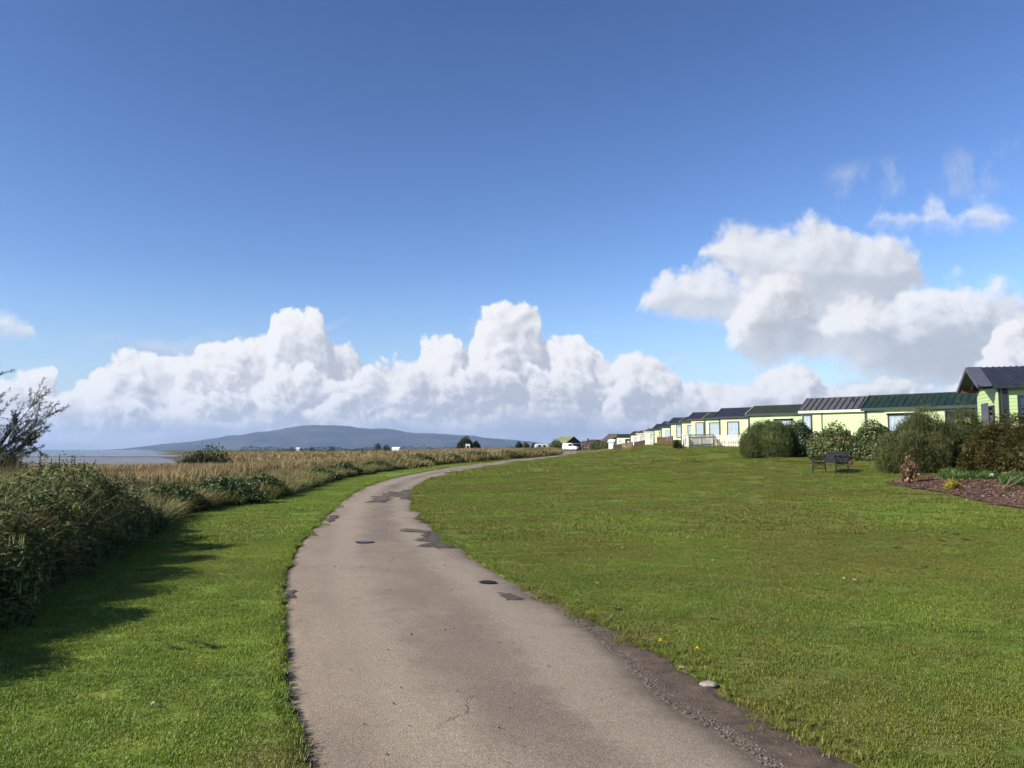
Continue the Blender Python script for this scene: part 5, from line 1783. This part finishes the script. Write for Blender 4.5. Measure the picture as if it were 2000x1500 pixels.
def lodge():
    """the nearest one: gable porch facing the path"""
    L, W, zt, rise, zf, ov = 9.0, 3.1, 3.22, 0.76, 0.5, 0.5
    x, y = at_depth(1949, 33)
    z = zg(x, y)
    e = empty('timber_lodge', (x, y, z + 0.1), math.radians(-17))
    tag(e, 'pale green lodge with open gable porch and slate roof at the right edge', 'lodge', 'holiday caravans in a row')
    m = MB()
    prof = [(0, zf), (W, zf), (W, zt), (W / 2, zt + rise - 0.07), (0, zt)]
    V = [(0.0, a, b) for a, b in prof] + [(L, a, b) for a, b in prof]
    m.add(V, [tuple(range(5)), tuple(range(9, 4, -1))] + [(i, (i + 1) % 5, (i + 1) % 5 + 5, i + 5) for i in range(5)])
    lap_wall(m, (0, 0), (L, 0), zf, zt - 0.02, (0, -1)); lap_wall(m, (0, W), (0, 0), zf, zt - 0.02, (-1, 0))
    m.build('wall', M['lime'], e)
    MB().box(0.05, L, 0.05, W - .05, -0.6, zf).build('skirt', M['skirt'], e)
    r = MB()
    roof_slope(r, L, W / 2, zt + 0.05, rise, 0.2, 0.26, -1, rib=0.22, ribh=0.035)
    roof_slope(r, L, W / 2, zt + 0.05, rise, 0.2, 0.26, 1, rib=0)
    ro = r.build('roof', M['roof_slate'], e)
    # porch canopy: the roof carried forward, plainer
    r = MB()
    roof_slope(r, ov - 0.02, W / 2, zt + 0.075, rise, 0, 0.30, -1, x0=-ov - 0.2, rib=0)
    roof_slope(r, ov - 0.02, W / 2, zt + 0.075, rise, 0, 0.30, 1, x0=-ov - 0.2, rib=0)
    M['lead'] = plain('lead_grey_canopy', (0.070, 0.072, 0.098), 0.5, 0.25, 3)
    r.build('porch_canopy', M['lead'], e)
    ze = zt + 0.075 - rise * .30 / (W / 2)
    for a, b in (((-ov - .23, -.30, ze - .07), (-ov - .23, W / 2, zt + rise - .02)), ((-ov - .23, W / 2, zt + rise - .02), (-ov - .23, W + .30, ze - .07))):
        MB().beam(a, b, 0.05, 0.17).build('bargeboard', M['lead'], e)
    s = MB(); s.add([(-.06, 0.02, zt - .12), (-.06, W - .02, zt - .12), (-.06, W / 2, zt + rise - .12)], [(0, 1, 2)])
    s.add([(-.03, 0.02, zt - .12), (-.03, W - .02, zt - .12), (-.03, W / 2, zt + rise - .12)], [(0, 2, 1)]); s.build('gable_panel', M['soffit'], e)
    MB().box(-ov - .15, -.07, 0.03, 0.13, zt - .2, zt - .06).build('tie_beam', M['soffit'], e)
    MB().box(-ov - .15, -.07, W - .13, W - .03, zt - .2, zt - .06).build('tie_beam', M['soffit'], e)
    MB().box(-0.2, L + .2, -0.30, -0.265, zt + .05 - rise * .26 / (W / 2) - .15, zt + .07 - rise * .26 / (W / 2)).build('fascia', M['trim_dark'], e)
    d = MB().box(-0.06, 0, 1.3, 2.3, zf, zf + 2.0).build('door', M['door'], e)
    MB().box(-0.11, -0.06, 1.4, 1.46, zf + .95, zf + 1.1).build('handle', M['steel'], d)
    window(e, 0.35, 1.05, 1.3, 2.35, M['trim_dark'], y=0.0, face='end')
    MB().box(-0.04, 0.12, -0.05, 0.1, zf, zt - .04).build('corner_post', M['lime2'], e)
    MB().tube([(0.06, -0.11, zt - .1), (0.06, -0.11, zf)], 0.04, 6).build('downpipe', M['trim_dark'], e)
    MB().box(0.20, 0.38, -0.06, 0.0, zf, zt - .03).build('trim_post', M['trim_dark'], e)
    w = window(e, 0.72, 2.3, 1.15, 2.72, M['trim_dark'], bars=1, fw=0.09)
    MB().box(0.81, 2.21, -0.082, -0.068, 2.12, 2.2).build('transom', M['trim_dark'], w)
    window(e, 4.2, 5.6, 1.15, 2.6, M['trim_dark'], bars=1)
    MB().box(-1.6, -0.03, -0.3, W + .3, zf - .12, zf - .03).build('deck', M['brown_fence'], e)


lodge()


# ------------------------------------------------------------------ fences and decks in front of the row
def fence(p, q, h, mt, label, n=None, pitch=0.16, pw=0.085, posts=True, group='fences in front of the caravans', board=False, name='picket_fence'):
    p, q = Vector((*p, 0)), Vector((*q, 0))
    L = (q - p).length
    n = n or max(2, int(L / pitch))
    z0, z1 = zg(p.x, p.y), zg(q.x, q.y)
    e = empty(name, (p.x, p.y, z0), math.atan2(q.y - p.y, q.x - p.x))
    tag(e, label, 'fence', group)
    dz = z1 - z0
    me = MB().box(-pw / 2, pw / 2, -0.011, 0.011, 0.06, h).build('picket', M[mt], e)
    for k in range(n):
        t = (k + 0.5) / n
        o = me if k == 0 else me.copy()
        if k:
            col.objects.link(o)
        o.location = (t * L, -0.035, dz * t)
    for zz in (0.22, h - 0.2):
        MB().beam((0, 0.0, zz), (L, 0.0, zz + dz), 0.045, 0.085).build('rail', M[mt], e)
    MB().beam((0, -0.02, h + 0.03), (L, -0.02, h + 0.03 + dz), 0.11, 0.04).build('top_rail', M[mt], e)
    if posts:
        for t in (0.0, 0.5, 1.0):
            MB().box(t * L - .05, t * L + .05, 0.0, 0.1, dz * t - .3, h + 0.08 + dz * t).build('post', M[mt], e)
    return e


A = lambda px, d: at_depth(px, d)
fence(A(1391, 71.5), A(1446, 69.5), 0.98, 'white_fence', 'bright cream picket fence left of the rounded shrub', pitch=0.17)
fence(A(1343, 66), A(1391, 71.3), 1.05, 'grey_fence', 'grey picket fence running back from the cream fence', pitch=0.2)
fence(A(1332, 66.4), A(1343, 65.8), 1.08, 'white_fence', 'short cream gate panel at the left end of the pickets', n=3)
fence(A(1298, 88), A(1312, 87), 0.95, 'brown_fence', 'brown boarded deck fence left of the small dark bush', pitch=0.17, pw=0.12)
fence(A(1283, 97), A(1298, 90), 0.95, 'brown_fence', 'brown boarded deck side behind the front brown deck fence', pitch=0.18, pw=0.12)
fence(A(1260, 116), A(1275, 114), 1.0, 'white_fence', 'distant cream picket fence halfway down the caravan row', pitch=0.26)
fence(A(1238, 128), A(1258, 124), 1.0, 'dark_fence', 'distant dark brown deck fence left of the distant cream pickets', pitch=0.2, pw=0.16)
fence(A(1216, 120), A(1234, 118), 1.05, 'red_fence', 'distant orange-brown deck fence', pitch=0.22, pw=0.15)
fence(A(1197, 150), A(1214, 146), 1.0, 'dark_fence', 'farthest dark fence in front of the last caravan', pitch=0.2, pw=0.16)


# ------------------------------------------------------------------ bench
def bench():
    x, y = hit_ground(1622, 926)
    L, Dp = 1.2, 0.56
    e = empty('garden_bench', (x, y, zg(x, y)), math.radians(-70))
    tag(e, 'black slatted cast iron garden bench alone on the lawn', 'bench')
    lz = lambda lx, ly: zg(x + lx * math.cos(e.rotation_euler.z) - ly * math.sin(e.rotation_euler.z), y + lx * math.sin(e.rotation_euler.z) + ly * math.cos(e.rotation_euler.z)) - e.location.z
    for sx in (-L / 2, L / 2):
        f = MB()
        def t(pts, r=0.016):
            f.tube([(sx, a, b) for a, b in pts], r, 6)
        yf, yb = -Dp / 2, Dp / 2
        zf_, zb_ = lz(sx, yf) - 0.03, lz(sx, yb) - 0.03
        t([(yf - .02, zf_), (yf, .22), (yf + .01, .42), (yf - .01, .62)], .021)
        t([(yb + .08, zb_), (yb + .02, .2), (yb, .40), (yb + .05, .62), (yb + .13, .86)], .021)
        t([(yf - .07, .58), (yf - .05, .64), (yf + .1, .655), (yb - .12, .63), (yb + .05, .64)], .02)
        t([(yf, .41), (0, .395), (yb, .39)], .018)
        f.build('end_frame', M['iron'], e)
        g = MB()
        for a, b in (((yf, .42), (yf + .2, .63)), ((yf + .2, .42), (yf, .62)), ((yf + .2, .42), (yf + .4, .63)), ((yf + .4, .42), (yf + .2, .63)), ((yf, .22), (yf + .14, .40)), ((yb, .2), (yb - .14, .39))):
            g.tube([(sx, *a), (sx, *b)], .010, 5)
        ring = [(sx, math.cos(k / 14 * 6.2832) * .095, .28 + math.sin(k / 14 * 6.2832) * .095) for k in range(15)]
        g.tube(ring, .012, 5)
        g.tube([(sx, yf, .17), (sx, 0, .185), (sx, yb, .17)], .012, 5)
        g.build('lattice', M['iron'], e)
    for k in range(6):
        yy = -Dp / 2 + .03 + k * .092
        MB().box(-L / 2 - .02, L / 2 + .02, yy, yy + .072, .415, .44).build('seat_slat', M['slat'], e, bevel=0.006)
    for k in range(5):
        zz = .47 + k * .08
        yy = Dp / 2 + .0 + (zz - .4) * .29
        o = MB().box(-L / 2 - .01, L / 2 + .01, -.012, .012, -.034, .034).build('back_slat', M['slat'], e, bevel=0.005)
        o.location = (0, yy, zz); o.rotation_euler = (-0.30, 0, 0)
    ap = MB()
    ap.tube([(-L / 2, -Dp / 2 + .01, .16), (-L * .38, -Dp / 2 + .01, .29), (-L * .2, -Dp / 2 + .01, .36), (0, -Dp / 2 + .01, .38), (L * .2, -Dp / 2 + .01, .36), (L * .38, -Dp / 2 + .01, .29), (L / 2, -Dp / 2 + .01, .16)], .014, 6)
    ap.build('front_apron', M['iron'], e)


bench()


# ------------------------------------------------------------------ small things on the mulch bed and the lawn
def rock(name, label, x, y, z, s, material, seed, cat='stone'):
    bm = bmesh.new()
    bmesh.ops.create_icosphere(bm, subdivisions=3, radius=1)
    r = np.random.default_rng(seed); o = r.uniform(0, 50, 3)
    for v in bm.verts:
        n = v.co.normalized()
        k = 0.78 + 0.45 * float(vnoise(n.x * 1.6 + o[0], n.y * 1.6 + n.z * 1.3 + o[1], seed))
        v.co = Vector((n.x * s[0], n.y * s[1], n.z * s[2])) * k
    me = bpy.data.meshes.new(name); bm.to_mesh(me); bm.free(); me.materials.append(material)
    return tag(put(name, me, loc=(x, y, z)), label, cat)


x, y = hit_ground(1383, 1343)
rock('flat_stone', 'flat pale stone lying on the bare dirt verge', x, y, zg(x, y) + 0.02, (0.060, 0.045, 0.022), M['stone'], 5)
x, y = hit_ground(1332, 1308)
rock('flat_stone', 'small pale stone chip on the verge above the flat stone', x, y, zg(x, y) + 0.015, (0.022, 0.014, 0.012), M['stone'], 6)
x, y = hit_ground(1937, 937)
rock('white_stone', 'white rounded stone at the back of the mulch bed', x, y, zg(x, y) + 0.12, (0.06, 0.055, 0.07), M['white'], 7)
x, y = hit_ground(1889, 979)
rock('white_stone', 'tiny white stone at the front edge of the mulch bed', x, y, zg(x, y) + 0.03, (0.035, 0.025, 0.02), M['stone'], 8)

# bare branches lying on the bed
x, y = hit_ground(1962, 957)
lg = empty('fallen_branch', (x, y, zg(x, y)))
lg.scale = (0.75, 0.75, 0.72)
tag(lg, 'pile of bare brown branches lying on the mulch bed', 'branch')
for pts, r in (([(-.1, 0, .02), (.12, .05, .2), (.42, .15, .42), (.75, .25, .55)], .035), ([(-.05, 0, .04), (.2, -.02, .15), (.5, 0, .33), (.8, .05, .5)], .028), ([(0, .05, .02), (-.05, .1, .28), (-.12, .12, .5)], .022),
               ([(.1, .3, .55), (.4, .35, .62), (.62, .3, .78)], .02), ([(.2, .4, .6), (.9, .5, .58)], .026), ([(.05, -.08, .02), (.4, -.12, .05), (.85, -.2, .06)], .03), ([(-.2, .05, .02), (-.12, .03, .3)], .016)):
    pts = [Vector(p) for p in pts]
    dens = []
    for a, b in zip(pts[:-1], pts[1:]):
        for t in (0, .5):
            dens.append(a.lerp(b, t) + Vector((random.gauss(0, .012), random.gauss(0, .012), random.gauss(0, .012))))
    dens.append(pts[-1])
    MB().tube(dens, list(np.linspace(r, r * .45, len(dens))), 7).build('branch', M['wood'], lg, smooth=True)


def flower(px, py, label, petal, head, name, h=0.05):
    x, y = hit_ground(px, py)
    z = zg(x, y)
    e = empty(name, (x, y, z))
    tag(e, label, 'flower')
    MB().tube([(0, 0, 0), (.004, 0, h * .6), (.006, 0, h)], .0022, 5).build('stem', M['fresh'], e)
    n = 22
    a = rng.uniform(0, 6.28, n); el = rng.uniform(.1, 1.2, n)
    D = np.stack([np.cos(a) * np.cos(el), np.sin(a) * np.cos(el), np.sin(el)], 1)
    V, F, t = leaves(D * head * .5 + np.array([.006, 0, h]), D, np.tile([0, 0, 1.0], (n, 1)) + D * .2, head, head * .45)
    put('flower_head', new_mesh('flower_head', V, F, petal, False, dict(tint=t)), e)


M['petal'] = foliage('yellow_petal', [(0.62, 0.42, 0.01), (0.75, 0.56, 0.02), (0.80, 0.66, 0.05)], 0.6, 0.3, 5)
M['daisy'] = foliage('white_petal', [(0.6, 0.6, 0.55), (0.75, 0.75, 0.7), (0.8, 0.8, 0.75)], 0.6, 0.2, 5)
flower(1288, 1264, 'yellow dandelion nearest the dirt verge', M['petal'], 0.026, 'dandelion')
flower(1360, 1281, 'yellow dandelion a little right of the one by the verge', M['petal'], 0.026, 'dandelion')
flower(1166, 1148, 'yellow dandelion farther up beside the path edge', M['petal'], 0.028, 'dandelion')
flower(1647, 1136, 'white daisy in the lawn, left of a pair', M['daisy'], 0.022, 'daisy', .035)
flower(1668, 1139, 'white daisy in the lawn, right of a pair', M['daisy'], 0.022, 'daisy', .035)
flower(1391, 1100, 'lone white daisy farther up the right lawn', M['daisy'], 0.024, 'daisy', .035)
flower(296, 1385, 'lone white daisy in the left lawn', M['daisy'], 0.018, 'daisy', .03)


# ------------------------------------------------------------------ field posts by the shore
for k, (px, d, h, lb) in enumerate([(81, 52, 1.9, 'tallest weathered fence post at the shore, beside the willow'), (103, 53, 1.55, 'short weathered post second from the willow'),
                                    (118, 53, 1.75, 'weathered shore post third from the willow'), (148, 54, 1.7, 'weathered shore post farthest right of the willow')]):
    x, y = at_depth(px, d)
    e = tag(MB().tube([(0, 0, -.3), (.02, 0, h * .5), (.04, .01, h)], [.05, .045, .04], 7).build('fence_post', M['post'], loc=(x, y, zg(x, y)), smooth=True), lb, 'fence post', 'posts along the shore')


# ------------------------------------------------------------------ the far end: barn, cottages, van, caravans
M['barn_roof'] = plain('mossy_green_roof', (0.155, 0.165, 0.060), 0.85, 0.4, 0.8)
M['barn_wall'] = plain('dark_timber_wall', (0.050, 0.032, 0.024), 0.85, 0.4, 1.5)
M['brick'] = plain('dark_red_brick', (0.070, 0.040, 0.032), 0.9, 0.35, 2.0)
M['car_white'] = plain('white_car_paint', (0.70, 0.69, 0.67), 0.25, 0.06, 2)
M['car_glass'] = plain('dark_car_glass', (0.012, 0.014, 0.018), 0.08, 0.2, 4)


def house(name, label, cat, px, d, L, W, zt, rise, ang, wall, roof, gable=None, chimney=False, feats=(), group=None, dz=0.0):
    x, y = at_depth(px, d)
    e = empty(name, (x, y, zg(x, y) + dz), math.radians(ang))
    tag(e, label, cat, group)
    prof = [(0, -.4), (W, -.4), (W, zt), (W / 2, zt + rise - .05), (0, zt)]
    m = MB()
    m.add([(0, a, b) for a, b in prof] + [(L, a, b) for a, b in prof], [tuple(range(5)), tuple(range(9, 4, -1))] + [(i, (i + 1) % 5, (i + 1) % 5 + 5, i + 5) for i in range(5)])
    m.build('wall', M[wall], e)
    r = MB()
    roof_slope(r, L, W / 2, zt + .05, rise, .25, .25, -1, rib=0); roof_slope(r, L, W / 2, zt + .05, rise, .25, .25, 1, rib=0)
    ro = r.build('roof', M[roof], e)
    if gable:
        for xx in (-.03, L + .03):
            s = MB(); s.add([(xx - .01, 0.05, zt), (xx - .01, W - .05, zt), (xx - .01, W / 2, zt + rise - .1), (xx + .01, 0.05, zt), (xx + .01, W - .05, zt), (xx + .01, W / 2, zt + rise - .1)],
                           [(0, 1, 2), (5, 4, 3), (0, 3, 4, 1), (1, 4, 5, 2), (2, 5, 3, 0)])
            s.build('gable', M[gable], e)
    if chimney:
        MB().box(L * .3, L * .3 + .6, W / 2 - .3, W / 2 + .3, zt + rise * .6, zt + rise + .9).build('chimney', M['brick'], ro)
    for f in feats:
        if f[0] == 'win':
            window(e, f[1], f[1] + f[2], f[3], f[4], M['white'], kind='dark')
        elif f[0] == 'band':
            MB().box(L, L + .08, .2, W - .2, f[1], f[2]).build('wall_band', M['trim_light'], e)
    return e


house('barn', 'barn with mossy green roof and dark gable beyond the bend', 'barn', 1081, 268, 7.0, 6.0, 2.3, 2.0, -58, 'barn_wall', 'barn_roof', 'interior', feats=(('band', 1.9, 2.15), ('win', 2.0, 1.2, .8, 1.6)), dz=0.2)
house('shed', 'long low green-roofed shed left of the barn', 'shed', 1062, 285, 6.0, 4.0, 1.6, .8, -20, 'barn_wall', 'barn_roof', dz=0.1)
house('cottage', 'low dark cottage with chimney right of the barn', 'house', 1136, 300, 6.0, 5.0, 1.8, 1.4, -10, 'brick', 'roof_brown', chimney=True, feats=(('win', 1.0, 1.0, .7, 1.5), ('win', 3.6, 1.0, .7, 1.5)), dz=0.3)
house('cottage', 'dark red-brown cottage left of the farthest caravan', 'house', 1153, 280, 7.0, 5.0, 1.8, 1.5, 8, 'brick', 'brick', feats=(('win', 1.5, 1.0, .7, 1.5),), dz=0.4)
house('cottage', 'steep dark roofed house behind the farthest caravan', 'house', 1174, 235, 4.5, 5.5, 2.0, 2.0, -62, 'barn_wall', 'roof_brown', dz=0.4)
house('shed', 'white shed gable just left of the farthest caravan', 'shed', 1188, 200, 1.3, 1.7, 1.5, .5, -30, 'white', 'white', dz=0.3)
house('farm_building', 'far white-roofed farm building on the skyline', 'building', 766, 640, 6.0, 4.0, 1.7, 1.1, -12, 'white', 'white', dz=0.4)
house('farm_building', 'second far white farm building, right of the far trees', 'building', 780, 655, 4.5, 4.0, 1.6, 1.1, 14, 'white', 'roof_grey', dz=0.4)
house('farm_building', 'tiny far white house under the summit of the hill', 'building', 580, 720, 2.6, 3.0, 1.8, 1.0, 5, 'white', 'white', dz=0.2)
# open-fronted white shelter in the reeds
x, y = at_depth(914, 262)
sh = empty('field_shelter', (x, y, zg(x, y) + 0.55)); tag(sh, 'little white open-fronted shelter below the large round tree', 'shelter')
MB().box(-.7, .7, -.5, .5, 1.75, 2.4).build('roof', M['white'], sh)
for xx in (-.65, .45):
    MB().box(xx, xx + .2, -.5, .5, -.6, 1.75).build('side_wall', M['white'], sh)
MB().box(-.45, .45, .4, .5, -.6, 1.75).build('back_wall', M['interior'], sh)
# touring caravan half hidden by the reeds
x, y = at_depth(1057, 240)
tc = empty('touring_caravan', (x, y, zg(x, y) - 0.15), math.radians(4)); tag(tc, 'low white touring caravan half hidden behind the reeds', 'caravan')
MB().prism([(-1.95, .5), (-1.9, 1.7), (-1.5, 2.15), (1.5, 2.2), (1.9, 1.9), (2.0, .5)], -1, 1).build('body', M['white'], tc, bevel=0.08)
window(tc, -1.1, -.2, 1.15, 1.75, M['trim_dark'], y=-1.0, kind='dark'); window(tc, .4, 1.2, 1.15, 1.75, M['trim_dark'], y=-1.0, kind='dark')
wl = MB().tube([(0, -1.0, .33), (0, -.8, .33)], .32, 14).build('wheel', M['rubber'], tc)
MB().tube([(0, -.8, .3), (0, .8, .3)], .05, 6).build('axle', M['rubber'], tc)


def van():
    x, y = at_depth(1114, 214)
    z = path_z(x, y) if x_left(y) < x < x_right(y) else zg(x, y)
    e = empty('parked_van', (x, y, z), math.radians(-28))
    tag(e, 'small white van parked at the far end of the path', 'van')
    # local x = forward
    prof = [(-1.95, .38), (-2.0, 1.1), (-1.9, 1.85), (-1.7, 2.0), (.35, 2.0), (.6, 1.93), (1.25, 1.25), (1.95, 1.05), (2.12, .85), (2.15, .38)]
    MB().prism(prof, -.86, .86).build('body', M['car_white'], e, bevel=0.06)
    g = MB(); g.add([(.68, -.72, 1.86), (.68, .72, 1.86), (1.3, .76, 1.27), (1.3, -.76, 1.27)], [(0, 1, 2, 3)]); g.add([(.70, -.72, 1.88), (.70, .72, 1.88), (1.32, .76, 1.29), (1.32, -.76, 1.29)], [(3, 2, 1, 0)])
    g.build('windscreen', M['car_glass'], e)
    for s in (-1, 1):
        w = MB(); yy = s * .875
        w.add([(-.25, yy, 1.25), (1.12, yy, 1.25), (.55, yy, 1.82), (-.25, yy, 1.84)], [(0, 1, 2, 3)]); w.add([(-.25, yy - .004 * s, 1.25), (1.12, yy - .004 * s, 1.25), (.55, yy - .004 * s, 1.82), (-.25, yy - .004 * s, 1.84)], [(3, 2, 1, 0)])
        w.build('side_window', M['car_glass'], e)
        for xx in (-1.25, 1.35):
            t = MB().tube([(xx, s * .68, .33), (xx, s * .89, .33)], .33, 18).build('wheel', M['rubber'], e)
            MB().tube([(xx, s * .85, .33), (xx, s * .90, .33)], .19, 14).build('rim', M['steel'], t)
        MB().box(2.08, 2.18, s * .62 - .14, s * .62 + .14, .78, .95).build('headlight', M['glass'], e)
    MB().box(2.02, 2.24, -.86, .86, .3, .62).build('bumper', M['trim_dark'], e, bevel=0.03)
    MB().box(-2.08, -1.93, -.86, .86, .3, .55).build('bumper', M['trim_dark'], e, bevel=0.03)


van()

# ------------------------------------------------------------------ the air
def build_haze():
    m = bpy.data.materials.new('haze'); m.use_nodes = True
    t = m.node_tree; t.nodes.clear()
    v = t.nodes.new('ShaderNodeVolumePrincipled')
    v.inputs['Color'].default_value = (0.47, 0.66, 1.0, 1)
    v.inputs['Density'].default_value = HAZE_D
    v.inputs['Anisotropy'].default_value = 0.15
    o = t.nodes.new('ShaderNodeOutputMaterial')
    t.links.new(v.outputs[0], o.inputs['Volume'])
    b = MB().box(-33000, 33000, -400, 28000, -7, 640)
    stuff(b.build('haze', m), 'thin blue haze over the bay and hills', 'haze')


HAZE_D = 3.4e-5
build_haze()
